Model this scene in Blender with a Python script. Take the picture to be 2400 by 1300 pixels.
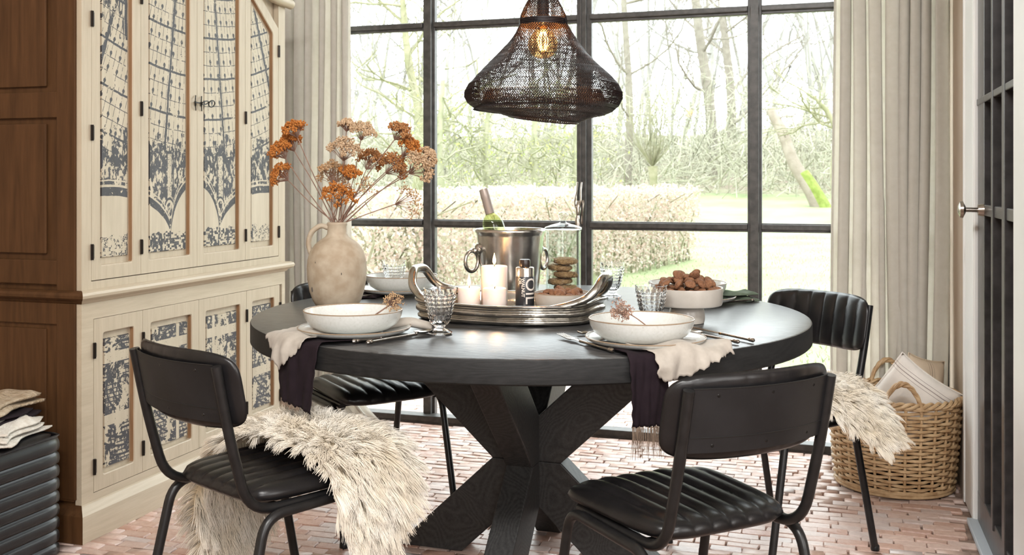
import bpy, bmesh, math, random
import numpy as np
from mathutils import Vector, Matrix, Euler

for _o in list(bpy.data.objects):
    bpy.data.objects.remove(_o, do_unlink=True)
SC = bpy.context.scene
COL = SC.collection
PI = math.pi
rnd = random.Random(7)
nrs = np.random.RandomState(7)

# ------------------------------------------------------------------ camera
cam_d = bpy.data.cameras.new('camera')
cam_d.sensor_width = 36.0
cam_d.lens = 35.49
cam_d.shift_y = -0.09375
cam_d.clip_start = 0.05
cam_d.clip_end = 400
cam_d.dof.use_dof = True
cam_d.dof.focus_distance = 2.75
cam_d.dof.aperture_fstop = 9.0
cam = bpy.data.objects.new('camera', cam_d)
cam.location = (0, 0, 1.1685)
cam.rotation_euler = (PI / 2, 0, math.atan(750 / 2366))
COL.objects.link(cam)
SC.camera = cam

# ------------------------------------------------------------------ world, lights, exposure
SC.view_settings.view_transform = 'Standard'
SC.view_settings.look = 'None'
SC.view_settings.exposure = 0.42
SC.view_settings.gamma = 1.0
SC.view_settings.use_curve_mapping = False
w = bpy.data.worlds.new('overcast_sky')
SC.world = w
w.use_nodes = True
wn = w.node_tree.nodes
bg = wn['Background']
bg.inputs[0].default_value = (0.93, 0.97, 1.0, 1)
bg.inputs[1].default_value = 5.2
SC.cycles.use_denoising = True
SC.cycles.use_adaptive_sampling = True
SC.cycles.adaptive_threshold = 0.02
SC.cycles.max_bounces = 7
SC.cycles.diffuse_bounces = 3
SC.cycles.glossy_bounces = 3
SC.cycles.transmission_bounces = 7
SC.cycles.transparent_max_bounces = 10
SC.cycles.caustics_reflective = False
SC.cycles.caustics_refractive = False
SC.cycles.sample_clamp_indirect = 6.0


def area_light(name, loc, target, sx, sy, power, color):
    d = bpy.data.lights.new(name, 'AREA')
    d.shape = 'RECTANGLE'
    d.size, d.size_y = sx, sy
    d.energy = power
    d.color = color
    o = bpy.data.objects.new(name, d)
    o.location = loc
    o.rotation_euler = (Vector(target) - Vector(loc)).to_track_quat('-Z', 'Y').to_euler()
    COL.objects.link(o)
    return o


# added fill lamps, not real windows, behind and to the right of the camera
area_light('side_fill_light', (3.4, -0.6, 1.9), (-1.6, 3.0, 0.8), 2.6, 2.2, 72, (1.0, 0.98, 0.96))
area_light('rear_fill_light', (1.2, -2.7, 2.0), (-0.2, 4.0, 1.0), 1.55, 2.0, 80, (1.0, 0.985, 0.97))
# added fill lamp under the ceiling above the camera, no real fixture
area_light('ceiling_fill_light', (-0.15, -0.3, 2.97), (0.0, 4.2, 1.1), 1.7, 0.35, 105, (1.0, 0.985, 0.96))


# ------------------------------------------------------------------ object helpers
def link(o, parent=None):
    COL.objects.link(o)
    if parent is not None:
        o.parent = parent
    return o


def tag(o, label=None, cat=None, group=None, kind=None):
    if label: o['label'] = label
    if cat: o['category'] = cat
    if group: o['group'] = group
    if kind: o['kind'] = kind
    return o


def thing(name, label, cat, loc=(0, 0, 0), rotz=0.0, group=None, rot=None):
    o = bpy.data.objects.new(name, None)
    o.empty_display_size = 0.05
    o.location = loc
    o.rotation_euler = rot if rot is not None else (0, 0, rotz)
    link(o)
    return tag(o, label, cat, group)


def struct(name, loc=(0, 0, 0)):
    o = bpy.data.objects.new(name, None)
    o.location = loc
    link(o)
    o['kind'] = 'structure'
    return o


def copy_tree(o, parent=None):
    c = o.copy()
    COL.objects.link(c)
    c.parent = parent
    for ch in list(o.children):
        copy_tree(ch, c)
    return c


class MB:
    """collects verts and faces, builds one mesh object"""
    def __init__(s):
        s.v, s.f = [], []

    def add(s, verts, faces, M=None):
        k = len(s.v)
        if M is not None:
            verts = [tuple(M @ Vector(p)) for p in verts]
        s.v += [tuple(p) for p in verts]
        s.f += [tuple(i + k for i in f) for f in faces]
        return s

    def box(s, c, sz, rot=None, M=None):
        x, y, z = sz[0] / 2, sz[1] / 2, sz[2] / 2
        vs = [(-x, -y, -z), (x, -y, -z), (x, y, -z), (-x, y, -z), (-x, -y, z), (x, -y, z), (x, y, z), (-x, y, z)]
        m = Matrix.Translation(c) @ (Euler(rot).to_matrix().to_4x4() if rot else Matrix())
        if M is not None: m = M @ m
        return s.add(vs, [(0, 3, 2, 1), (4, 5, 6, 7), (0, 1, 5, 4), (1, 2, 6, 5), (2, 3, 7, 6), (3, 0, 4, 7)], m)

    def tube(s, pts, r, n=8, caps=True, closed=False, flat=None, M=None):
        P = [Vector(p) for p in pts]
        m = len(P)
        R = list(r) if hasattr(r, '__len__') else [r] * m
        T = []
        for i in range(m):
            if closed:
                t = P[(i + 1) % m] - P[i - 1]
            else:
                t = P[min(i + 1, m - 1)] - P[max(i - 1, 0)]
            T.append(t.normalized() if t.length > 1e-9 else Vector((0, 0, 1)))
        up = Vector((0, 0, 1)) if abs(T[0].z) < 0.9 else Vector((1, 0, 0))
        nrm = (up - T[0] * up.dot(T[0])).normalized()
        vs, fs = [], []
        for i in range(m):
            nrm = nrm - T[i] * nrm.dot(T[i])
            nrm = nrm.normalized() if nrm.length > 1e-6 else T[i].orthogonal().normalized()
            b = T[i].cross(nrm)
            fl = 1.0 if flat is None else flat
            for k in range(n):
                a = 2 * PI * k / n
                vs.append(tuple(P[i] + nrm * math.cos(a) * R[i] * fl + b * math.sin(a) * R[i]))
        for i in range(m if closed else m - 1):
            j = (i + 1) % m
            for k in range(n):
                k2 = (k + 1) % n
                fs.append((i * n + k, i * n + k2, j * n + k2, j * n + k))
        if caps and not closed:
            fs.append(tuple(range(n - 1, -1, -1)))
            fs.append(tuple((m - 1) * n + k for k in range(n)))
        return s.add(vs, fs, M)

    def lathe(s, prof, n=32, rmod=None, M=None, cx=0, cy=0):
        vs, fs = [], []
        m = len(prof)
        for i, (r, z) in enumerate(prof):
            for k in range(n):
                a = 2 * PI * k / n
                rr = r if rmod is None else rmod(r, z, a, i)
                vs.append((cx + rr * math.cos(a), cy + rr * math.sin(a), z))
        for i in range(m - 1):
            for k in range(n):
                k2 = (k + 1) % n
                fs.append((i * n + k, i * n + k2, (i + 1) * n + k2, (i + 1) * n + k))
        if prof[0][0] > 1e-5: fs.append(tuple(range(n - 1, -1, -1)))
        if prof[-1][0] > 1e-5: fs.append(tuple((m - 1) * n + k for k in range(n)))
        return s.add(vs, fs, M)

    def grid(s, fn, nu, nv, cu=False, cv=False, M=None, flip=False):
        vs, fs = [], []
        for i in range(nu):
            for j in range(nv):
                vs.append(fn(i / (nu if cu else nu - 1), j / (nv if cv else nv - 1)))
        for i in range(nu if cu else nu - 1):
            for j in range(nv if cv else nv - 1):
                a, b = i * nv + j, ((i + 1) % nu) * nv + j
                c, d = ((i + 1) % nu) * nv + (j + 1) % nv, i * nv + (j + 1) % nv
                fs.append((a, d, c, b) if flip else (a, b, c, d))
        return s.add(vs, fs, M)

    def prism(s, poly, z0, z1, M=None):
        n = len(poly)
        vs = [(x, y, z0) for x, y in poly] + [(x, y, z1) for x, y in poly]
        fs = [tuple(range(n - 1, -1, -1)), tuple(range(n, 2 * n))]
        fs += [(i, (i + 1) % n, n + (i + 1) % n, n + i) for i in range(n)]
        return s.add(vs, fs, M)

    def blob(s, c, r, sub=1, sc=(1, 1, 1), M=None):
        bm = bmesh.new()
        bmesh.ops.create_icosphere(bm, subdivisions=sub, radius=1.0)
        vs = [(c[0] + v.co.x * r * sc[0], c[1] + v.co.y * r * sc[1], c[2] + v.co.z * r * sc[2]) for v in bm.verts]
        fs = [tuple(v.index for v in f.verts) for f in bm.faces]
        bm.free()
        return s.add(vs, fs, M)

    def mesh(s, name, mats=None, smooth=True, angle=40, weld=False):
        me = bpy.data.meshes.new(name)
        me.from_pydata(s.v, [], s.f)
        if weld:
            bm = bmesh.new(); bm.from_mesh(me)
            bmesh.ops.remove_doubles(bm, verts=bm.verts, dist=1e-5)
            bmesh.ops.dissolve_degenerate(bm, edges=bm.edges, dist=1e-6)
            bmesh.ops.recalc_face_normals(bm, faces=bm.faces)
            bm.to_mesh(me); bm.free()
        me.update()
        if smooth:
            me.polygons.foreach_set('use_smooth', [True] * len(me.polygons))
            if angle: me.set_sharp_from_angle(angle=math.radians(angle))
        if mats is not None:
            for m in (mats if isinstance(mats, (list, tuple)) else [mats]):
                me.materials.append(m)
        return me

    def build(s, name, mat, parent=None, smooth=True, angle=40, weld=False, bevel=None, loc=None, subsurf=None):
        o = bpy.data.objects.new(name, s.mesh(name, mat, smooth, angle, weld))
        if loc is not None: o.location = loc
        link(o, parent)
        if bevel:
            b = o.modifiers.new('bevel', 'BEVEL')
            b.width = bevel; b.segments = 2; b.limit_method = 'ANGLE'; b.angle_limit = math.radians(50)
        if subsurf:
            m = o.modifiers.new('sub', 'SUBSURF'); m.levels = subsurf; m.render_levels = subsurf
        return o


def np_mesh(name, V, F, mat, parent=None, smooth=False):
    """V (n,3), F (m,k) numpy arrays"""
    me = bpy.data.meshes.new(name)
    V = np.asarray(V, np.float32); F = np.asarray(F, np.int32)
    m, k = F.shape
    me.vertices.add(len(V)); me.vertices.foreach_set('co', V.ravel())
    me.loops.add(m * k); me.loops.foreach_set('vertex_index', F.ravel())
    me.polygons.add(m)
    me.polygons.foreach_set('loop_start', np.arange(0, m * k, k, dtype=np.int32))
    me.polygons.foreach_set('loop_total', np.full(m, k, np.int32))
    if smooth: me.polygons.foreach_set('use_smooth', np.ones(m, bool))
    me.update(calc_edges=True)
    me.materials.append(mat)
    o = bpy.data.objects.new(name, me)
    return link(o, parent)


def np_tubes(paths, radii, n=4):
    """paths (N,m,3), radii (N,m) -> verts, quad faces; open tubes"""
    P = np.asarray(paths, float); N, m, _ = P.shape
    R = np.asarray(radii, float)
    T = np.gradient(P, axis=1)
    T /= np.linalg.norm(T, axis=2, keepdims=True) + 1e-12
    up = np.where(np.abs(T[..., 2:3]) < 0.9, np.array([0, 0, 1.0]), np.array([1.0, 0, 0]))
    A = np.cross(T, up); A /= np.linalg.norm(A, axis=2, keepdims=True) + 1e-12
    B = np.cross(T, A)
    ang = np.arange(n) * 2 * PI / n
    V = P[:, :, None, :] + R[:, :, None, None] * (A[:, :, None, :] * np.cos(ang)[None, None, :, None] + B[:, :, None, :] * np.sin(ang)[None, None, :, None])
    idx = np.arange(N * m * n).reshape(N, m, n)
    a = idx[:, :-1, :]; b = np.roll(idx, -1, 2)[:, :-1, :]
    c = np.roll(idx, -1, 2)[:, 1:, :]; d = idx[:, 1:, :]
    F = np.stack([a, b, c, d], -1).reshape(-1, 4)
    return V.reshape(-1, 3), F


def smooth_path(ctrl, n=8):
    """Catmull-Rom through control points"""
    P = [Vector(p) for p in ctrl]
    P = [P[0] * 2 - P[1]] + P + [P[-1] * 2 - P[-2]]
    out = []
    for i in range(1, len(P) - 2):
        for k in range(n):
            t = k / n
            a, b, c, d = P[i - 1], P[i], P[i + 1], P[i + 2]
            out.append(0.5 * ((2 * b) + (c - a) * t + (2 * a - 5 * b + 4 * c - d) * t * t + (3 * b - a - 3 * c + d) * t ** 3))
    out.append(P[-2])
    return out


def fillet_path(ctrl, rad, n=5):
    P = [Vector(p) for p in ctrl]
    out = [P[0]]
    for i in range(1, len(P) - 1):
        a, b, c = P[i - 1], P[i], P[i + 1]
        d1, d2 = (a - b), (c - b)
        rr = min(rad, d1.length * .49, d2.length * .49)
        p, q = b + d1.normalized() * rr, b + d2.normalized() * rr
        for k in range(n + 1):
            t = k / n
            out.append(p * (1 - t) ** 2 + b * 2 * t * (1 - t) + q * t * t)
    out.append(P[-1])
    return out


def transform_mesh(me, M):
    me.transform(M)
    return me


# ------------------------------------------------------------------ material helpers
class E:
    """a float socket with arithmetic, so that node trees read like formulas"""
    nt = None

    def __init__(s, sock): s.s = sock

    @staticmethod
    def op(kind, *args, clamp=False):
        n = E.nt.nodes.new('ShaderNodeMath'); n.operation = kind; n.use_clamp = clamp
        for i, a in enumerate(args):
            if isinstance(a, E): E.nt.links.new(a.s, n.inputs[i])
            else: n.inputs[i].default_value = float(a)
        return E(n.outputs[0])

    def __add__(s, o): return E.op('ADD', s, o)
    __radd__ = __add__
    def __sub__(s, o): return E.op('SUBTRACT', s, o)
    def __rsub__(s, o): return E.op('SUBTRACT', o, s)
    def __mul__(s, o): return E.op('MULTIPLY', s, o)
    __rmul__ = __mul__
    def __truediv__(s, o): return E.op('DIVIDE', s, o)
    def __lt__(s, o): return E.op('LESS_THAN', s, o)
    def __gt__(s, o): return E.op('GREATER_THAN', s, o)
    def abs(s): return E.op('ABSOLUTE', s)
    def frac(s): return E.op('FRACT', s)
    def floor(s): return E.op('FLOOR', s)
    def sqrt(s): return E.op('SQRT', E.op('MAXIMUM', s, 0.0))
    def max(s, o): return E.op('MAXIMUM', s, o)
    def min(s, o): return E.op('MINIMUM', s, o)
    def near(s, period, phase=0.0):
        """distance to the nearest multiple of period"""
        return (((s / period + 0.5 + phase).frac()) - 0.5).abs() * period


def new_mat(name):
    m = bpy.data.materials.new(name)
    m.use_nodes = True
    nt = m.node_tree
    return m, nt, nt.nodes['Principled BSDF']


def rgb(c): return (c[0], c[1], c[2], 1.0)


def coord(nt, kind='Object', scale=(1, 1, 1), rot=(0, 0, 0)):
    tc = nt.nodes.new('ShaderNodeTexCoord')
    mp = nt.nodes.new('ShaderNodeMapping')
    mp.inputs['Scale'].default_value = scale
    mp.inputs['Rotation'].default_value = rot
    nt.links.new(tc.outputs[kind], mp.inputs['Vector'])
    return mp.outputs[0]


def noise(nt, vec, scale, detail=3, rough=0.5, dist=0.0):
    n = nt.nodes.new('ShaderNodeTexNoise')
    n.inputs['Scale'].default_value = scale
    n.inputs['Detail'].default_value = detail
    n.inputs['Roughness'].default_value = rough
    n.inputs['Distortion'].default_value = dist
    if vec is not None: nt.links.new(vec, n.inputs['Vector'])
    return n.outputs['Fac']


def ramp(nt, fac, stops):
    r = nt.nodes.new('ShaderNodeValToRGB')
    el = r.color_ramp.elements
    while len(el) < len(stops): el.new(0.5)
    for e, (p, c) in zip(el, stops):
        e.position = p; e.color = rgb(c)
    nt.links.new(fac, r.inputs[0])
    return r.outputs[0]


def mixc(nt, fac, a, b, mode='MIX'):
    n = nt.nodes.new('ShaderNodeMix'); n.data_type = 'RGBA'; n.blend_type = mode
    for sock, v in ((n.inputs[0], fac), (n.inputs[6], a), (n.inputs[7], b)):
        if hasattr(v, 'links'): nt.links.new(v, sock)
        elif isinstance(v, (int, float)): sock.default_value = v
        else: sock.default_value = rgb(v)
    return n.outputs[2]


def bump(nt, bs, height, strength=0.3, dist=0.01):
    b = nt.nodes.new('ShaderNodeBump')
    b.inputs['Strength'].default_value = strength
    b.inputs['Distance'].default_value = dist
    nt.links.new(height, b.inputs['Height'])
    nt.links.new(b.outputs[0], bs.inputs['Normal'])


def pmat(name, color, rough=0.5, metal=0.0, c2=None, scale=8, sc3=(1, 1, 1), detail=3, lo=0.35, hi=0.65,
         bmp=None, trans=0.0, ior=1.45, sss=0.0, sssr=(1, .5, .3), coat=0.0, sheen=0.0, spec=0.5, alpha=1.0, emit=None, rot=(0, 0, 0)):
    m, nt, bs = new_mat(name)
    bs.inputs['Base Color'].default_value = rgb(color)
    bs.inputs['Roughness'].default_value = rough
    bs.inputs['Metallic'].default_value = metal
    bs.inputs['Transmission Weight'].default_value = trans
    bs.inputs['IOR'].default_value = ior
    bs.inputs['Specular IOR Level'].default_value = spec
    if sss:
        bs.inputs['Subsurface Weight'].default_value = sss
        bs.inputs['Subsurface Radius'].default_value = sssr
        bs.inputs['Subsurface Scale'].default_value = 0.02
    bs.inputs['Coat Weight'].default_value = coat
    bs.inputs['Sheen Weight'].default_value = sheen
    if emit:
        bs.inputs['Emission Color'].default_value = rgb(emit[0])
        bs.inputs['Emission Strength'].default_value = emit[1]
    v = coord(nt, 'Object', sc3, rot)
    if c2 is not None:
        f = noise(nt, v, scale, detail)
        nt.links.new(ramp(nt, f, [(lo, color), (hi, c2)]), bs.inputs['Base Color'])
    if bmp:
        bump(nt, bs, noise(nt, v, bmp[0], 4), bmp[1], bmp[2] if len(bmp) > 2 else 0.004)
    return m


def wood(name, dark, light, sc3, rough=0.5, scale=5.0, bstr=0.25, fine=60, swirl=2.0, ringw=0.5, spec=.5):
    """grain: a noise field stretched along the boards and turned to rings, with fine pores on top"""
    m, nt, bs = new_mat(name)
    E.nt = nt
    v = coord(nt, 'Object', sc3)
    f = E(noise(nt, v, scale, 2, 0.5, 0.3))
    rings = ((f * 24.0 * swirl).frac() - 0.5).abs() * 2.0
    pores = E(noise(nt, v, fine, 3, 0.7))
    t = rings * ringw + pores * (1 - ringw)
    nt.links.new(ramp(nt, t.s, [(0.25, dark), (0.75, light)]), bs.inputs['Base Color'])
    bs.inputs['Roughness'].default_value = rough
    bs.inputs['Specular IOR Level'].default_value = spec
    bump(nt, bs, t.s, bstr, 0.002)
    return m


def glass_mat(name, color=(1, 1, 1), rough=0.0, ior=1.45):
    m, nt, bs = new_mat(name)
    bs.inputs['Base Color'].default_value = rgb(color)
    bs.inputs['Roughness'].default_value = rough
    bs.inputs['Transmission Weight'].default_value = 1.0
    bs.inputs['IOR'].default_value = ior
    return m


def pane_mat(name, tint=(0.97, 0.99, 0.98), refl=0.7):
    """thin window glass: straight-through light plus a Fresnel reflection"""
    m, nt, bs = new_mat(name)
    nt.nodes.remove(bs)
    tr = nt.nodes.new('ShaderNodeBsdfTransparent'); tr.inputs[0].default_value = rgb(tint)
    gl = nt.nodes.new('ShaderNodeBsdfGlossy'); gl.inputs['Roughness'].default_value = 0.02
    fr = nt.nodes.new('ShaderNodeLayerWeight'); fr.inputs[0].default_value = .5
    pw = nt.nodes.new('ShaderNodeMath'); pw.operation = 'POWER'; pw.inputs[1].default_value = 4.0
    mu = nt.nodes.new('ShaderNodeMath'); mu.operation = 'MULTIPLY_ADD'; mu.inputs[1].default_value = refl; mu.inputs[2].default_value = .035
    mx = nt.nodes.new('ShaderNodeMixShader')
    nt.links.new(fr.outputs['Facing'], pw.inputs[0]); nt.links.new(pw.outputs[0], mu.inputs[0]); nt.links.new(mu.outputs[0], mx.inputs[0])
    nt.links.new(tr.outputs[0], mx.inputs[1]); nt.links.new(gl.outputs[0], mx.inputs[2])
    nt.links.new(mx.outputs[0], nt.nodes['Material Output'].inputs[0])
    return m


def cloth_mat(name, color, c2=None, weave=900, trans=0.0, rough=0.9, stripes=None):
    m, nt, bs = new_mat(name)
    v = coord(nt, 'Object')
    f = noise(nt, v, 30, 4, 0.6)
    c = ramp(nt, f, [(0.3, color), (0.7, c2 or color)])
    nt.links.new(c, bs.inputs['Base Color'])
    bs.inputs['Roughness'].default_value = rough
    bs.inputs['Sheen Weight'].default_value = 0.15 if color[0] > .1 else 0.0
    bs.inputs['Specular IOR Level'].default_value = .25
    bump(nt, bs, noise(nt, v, weave, 2), 0.25, 0.0006)
    if trans:
        tl = nt.nodes.new('ShaderNodeBsdfTranslucent')
        nt.links.new(c, tl.inputs[0])
        mx = nt.nodes.new('ShaderNodeMixShader'); mx.inputs[0].default_value = trans
        nt.links.new(bs.outputs[0], mx.inputs[1]); nt.links.new(tl.outputs[0], mx.inputs[2])
        nt.links.new(mx.outputs[0], nt.nodes['Material Output'].inputs[0])
    return m


M = {}
M['plaster'] = pmat('plaster_beige', (0.52, 0.42, 0.33), 0.9, c2=(0.60, 0.50, 0.40), scale=3, bmp=(40, .15))
M['white_paint'] = pmat('white_paint', (0.88, 0.88, 0.87), 0.4, c2=(0.84, 0.84, 0.83), scale=6, bmp=(30, .05))
M['ceiling'] = pmat('ceiling_white', (0.8, 0.79, 0.77), 0.9)
M['iron'] = pmat('dark_steel_frame', (0.05, 0.048, 0.046), 0.42, c2=(0.09, 0.085, 0.08), scale=30, bmp=(60, .1, .001))
M['door_paint'] = pmat('dark_door_paint', (0.035, 0.032, 0.032), 0.3, c2=(0.06, 0.055, 0.055), scale=25)
M['pane'] = pane_mat('window_glass')
M['door_pane'] = pane_mat('door_glass', (0.55, 0.6, 0.65), 1.3)
M['mortar'] = pmat('sand_joint', (0.20, 0.13, 0.10), 0.95, c2=(0.32, 0.22, 0.17), scale=60)
M['tube'] = pmat('black_steel_tube', (0.009, 0.009, 0.0095), 0.34, c2=(0.014, 0.0135, 0.014), scale=40)
M['leather'] = pmat('black_leather', (0.0062, 0.0060, 0.0066), 0.31, c2=(0.012, 0.0112, 0.012), scale=14, bmp=(220, .12, .001))
M['leather_back'] = pmat('black_leather_back', (0.0070, 0.0071, 0.0082), 0.5, c2=(0.012, 0.0118, 0.0132), scale=14, bmp=(220, .12, .001))
M['bolt'] = pmat('dark_bolt', (0.03, 0.03, 0.03), 0.3, metal=0.8)
M['table_top'] = wood('black_oak_top', (0.010, 0.010, 0.0105), (0.085, 0.084, 0.084), (0.8, 4.5, 4.0), rough=0.30, scale=1.5, bstr=0.30, fine=40, swirl=1.1, ringw=.28)
M['table_edge'] = wood('black_oak_edge', (0.005, 0.005, 0.0053), (0.018, 0.0178, 0.0178), (0.8, 0.8, 6.0), rough=0.6, scale=1.5, bstr=0.15, fine=40, swirl=1.1, ringw=.2, spec=.3)
_b = M['table_top'].node_tree.nodes['Principled BSDF']
_b.inputs['Specular IOR Level'].default_value = .36
_b.inputs['Coat Weight'].default_value = .22
_b.inputs['Coat Roughness'].default_value = .24
_nt = M['table_top'].node_tree
_bp = [n for n in _nt.nodes if n.type == 'BUMP'][0]
_b2 = _nt.nodes.new('ShaderNodeBump'); _b2.inputs['Strength'].default_value = .22; _b2.inputs['Distance'].default_value = .0015
_nt.links.new(_bp.inputs['Height'].links[0].from_socket, _b2.inputs['Height'])
_nt.links.new(_b2.outputs[0], _b.inputs['Coat Normal'])
M['table_leg'] = wood('black_oak_legs', (0.013, 0.013, 0.013), (0.045, 0.044, 0.043), (3, 3, 3), rough=0.5, scale=1.0, bstr=0.25, fine=40, ringw=.25)
M['cab_front'] = wood('whitewashed_mango_wood', (0.42, 0.345, 0.25), (0.52, 0.44, 0.33), (5, 5, 0.4), rough=0.55, scale=1.0, bstr=0.06, fine=14, swirl=.6, ringw=.15)
M['cab_recess'] = wood('brown_recess_wood', (0.23, 0.12, 0.055), (0.33, 0.19, 0.10), (5, 5, 0.4), rough=0.55, scale=1.0, bstr=0.05, fine=14, swirl=.6, ringw=.15)
M['cab_side'] = wood('brown_mango_wood_side', (0.050, 0.021, 0.0065), (0.095, 0.042, 0.015), (5, 5, 0.4), spec=.25, rough=0.6, scale=1.0, bstr=0.06, fine=10, swirl=.6, ringw=.2)
M['cab_horizontal'] = wood('whitewashed_mango_wood_rails', (0.42, 0.345, 0.25), (0.52, 0.44, 0.33), (5, 0.4, 5), rough=0.5, scale=1.0, bstr=0.06, fine=14, swirl=.6, ringw=.15)
M['hinge'] = pmat('dark_hinge', (0.02, 0.015, 0.012), 0.4, metal=0.6)
M['curtain'] = cloth_mat('linen_curtain', (0.80, 0.77, 0.70), (0.86, 0.83, 0.77), 700, trans=0.48)
M['ceramic'] = pmat('stone_ceramic', (0.60, 0.60, 0.55), 0.22, c2=(0.52, 0.51, 0.46), scale=50, coat=.3)
M['ceramic_rim'] = pmat('brown_glaze_rim', (0.30, 0.22, 0.15), 0.25)
M['ceramic_warm'] = pmat('warm_grey_ceramic', (0.50, 0.46, 0.41), 0.3, c2=(0.45, 0.41, 0.36), scale=30, coat=.2)
M['tray'] = pmat('raw_aluminium', (0.56, 0.54, 0.50), 0.22, metal=1.0, c2=(0.42, 0.40, 0.36), scale=12, bmp=(9, .35, .02))
M['bucket'] = pmat('brushed_nickel', (0.60, 0.57, 0.54), 0.24, metal=1.0, c2=(0.48, 0.46, 0.43), scale=14, bmp=(12, .2, .01))
M['cutlery'] = pmat('antique_steel', (0.50, 0.455, 0.41), 0.22, metal=1.0, c2=(0.40, 0.36, 0.32), scale=40)
M['wax'] = pmat('blush_wax', (0.86, 0.74, 0.66), 0.45, sss=0.6, sssr=(1, .45, .25))
M['wick'] = pmat('burnt_wick', (0.02, 0.02, 0.02), 0.9)
M['flame'] = pmat('candle_flame', (1, .6, .2), 0.5, emit=((1.0, 0.55, 0.18), 22))
M['glass'] = glass_mat('clear_glass', (1, 1, 1), 0, 1.40)
M['jar_glass'] = pane_mat('thin_jar_glass', (.93, .96, .95), 1.0)
M['jug'] = pmat('weathered_stoneware', (0.36, 0.28, 0.195), 0.75, c2=(0.47, 0.395, 0.30), scale=22, bmp=(25, .25, .004))
M['cookie'] = pmat('baked_cookie', (0.17, 0.072, 0.034), 0.75, c2=(0.27, 0.125, 0.06), scale=70, bmp=(260, 1.0, .004))
M['biscuit'] = pmat('round_oat_biscuit', (0.50, 0.29, 0.14), 0.8, c2=(0.36, 0.19, 0.09), scale=80, bmp=(130, 1.0, .012))
M['linen'] = cloth_mat('natural_linen', (0.40, 0.355, 0.305), (0.50, 0.455, 0.40), 1500)
M['aubergine'] = cloth_mat('aubergine_linen', (0.010, 0.005, 0.008), (0.016, 0.009, 0.013), 1500)
M['fringe'] = cloth_mat('brown_fringe', (0.16, 0.11, 0.08), (0.3, 0.22, 0.16), 800)
M['green_linen'] = cloth_mat('grey_green_linen', (0.09, 0.12, 0.085), (0.14, 0.17, 0.12), 1500)
M['wicker'] = pmat('willow_wicker', (0.42, 0.26, 0.13), 0.5, c2=(0.60, 0.42, 0.24), scale=30, bmp=(60, .3, .002))
M['black'] = pmat('matt_black', (0.01, 0.01, 0.01), 0.5)

# ================================================================== the room shell
YW = 4.61          # inner face of the window wall
XR = 0.47          # inner face of the right wall

# ---- floor: sand bed, hand-formed bricks laid in running bond
floor = struct('floor')
MB().box((0.65, 0.7, -0.056), (7.3, 7.9, 0.09)).build('sand_bed', M['mortar'], floor, smooth=False)


def brick_material(name, cols):
    m, nt, bs = new_mat(name)
    E.nt = nt
    oi = nt.nodes.new('ShaderNodeObjectInfo'); ge = nt.nodes.new('ShaderNodeNewGeometry')
    r = (E(oi.outputs['Random']) + E(ge.outputs['Random Per Island'])).frac()
    c = ramp(nt, r.s, [(0.0, cols[0]), (0.25, cols[1]), (0.55, cols[2]), (0.8, cols[3]), (1.0, cols[4])])
    v = coord(nt, 'Object')
    tc = nt.nodes.new('ShaderNodeNewGeometry')
    n1 = noise(nt, tc.outputs['Position'], 45, 4, 0.6)
    c2 = mixc(nt, 0.4, c, ramp(nt, n1, [(0.3, (0.30, 0.15, 0.10)), (0.7, (0.62, 0.46, 0.38))]))
    nt.links.new(c2, bs.inputs['Base Color'])
    bs.inputs['Roughness'].default_value = 0.38
    bump(nt, bs, noise(nt, tc.outputs['Position'], 90, 4, 0.6), 0.4, 0.003)
    return m


M['brick'] = brick_material('worn_red_brick', [(0.52, 0.29, 0.22), (0.58, 0.38, 0.30), (0.63, 0.45, 0.38), (0.64, 0.51, 0.46), (0.60, 0.54, 0.53)])

BL, BW = 0.1005, 0.0452


def brick_variant(seed):
    q = random.Random(seed)
    L, W = BL / 2 - 0.0006, BW / 2 - 0.0010
    c = 0.0035
    base = [(-L, -W + c), (-L + c, -W), (L - c, -W), (L, -W + c), (L, W - c), (L - c, W), (-L + c, W), (-L, W - c)]
    ol = [(x + q.uniform(-.0028, .0022), y + q.uniform(-.0024, .0024)) for x, y in base]
    tilt = q.uniform(-.0012, .0012), q.uniform(-.0012, .0012)
    z = lambda x, y, h: h + tilt[0] * x / L + tilt[1] * y / W
    vs = [(x, y, -0.03) for x, y in ol] + [(x, y, z(x, y, -0.005)) for x, y in ol] + [(x * .955, y * .88, z(x, y, q.uniform(-.0006, .0008))) for x, y in ol]
    fs = []
    for lay in (0, 8):
        fs += [(lay + i, lay + (i + 1) % 8, lay + 8 + (i + 1) % 8, lay + 8 + i) for i in range(8)]
    fs += [(16, 17, 18, 19), (16, 19, 20, 23), (20, 21, 22, 23)]
    return np.array(vs), np.array(fs)


BRV = [brick_variant(s) for s in range(8)]
BRM = []
for V, F in BRV:
    me = bpy.data.meshes.new('brick')
    me.from_pydata([tuple(v) for v in V], [], [tuple(f) for f in F])
    me.materials.append(M['brick'])
    BRM.append(me)

CAMP, CF, CR = Vector((0, 0, 1.1685)), Vector((-0.3022, 0.9533, 0)), Vector((0.9533, 0.3022, 0))


def lay_bricks(x0, x1, y0, y1, seed):
    q = random.Random(seed)
    out = []
    nrow = int((y1 - y0) / BW)
    for j in range(nrow):
        y = y0 + (j + 0.5) * BW
        off = (j % 2) * 0.5 * BL + q.uniform(-.022, .022)
        x = x0 + off - BL
        while x < x1 + BL:
            cx = x + q.uniform(-.003, .003)
            if x0 + BL * .4 < cx < x1 - BL * .4:
                out.append((cx, y + q.uniform(-.0018, .0018), q.uniform(-.0016, .0016), q.uniform(-.02, .02), q.randrange(8)))
            x += BL
    return out


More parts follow.
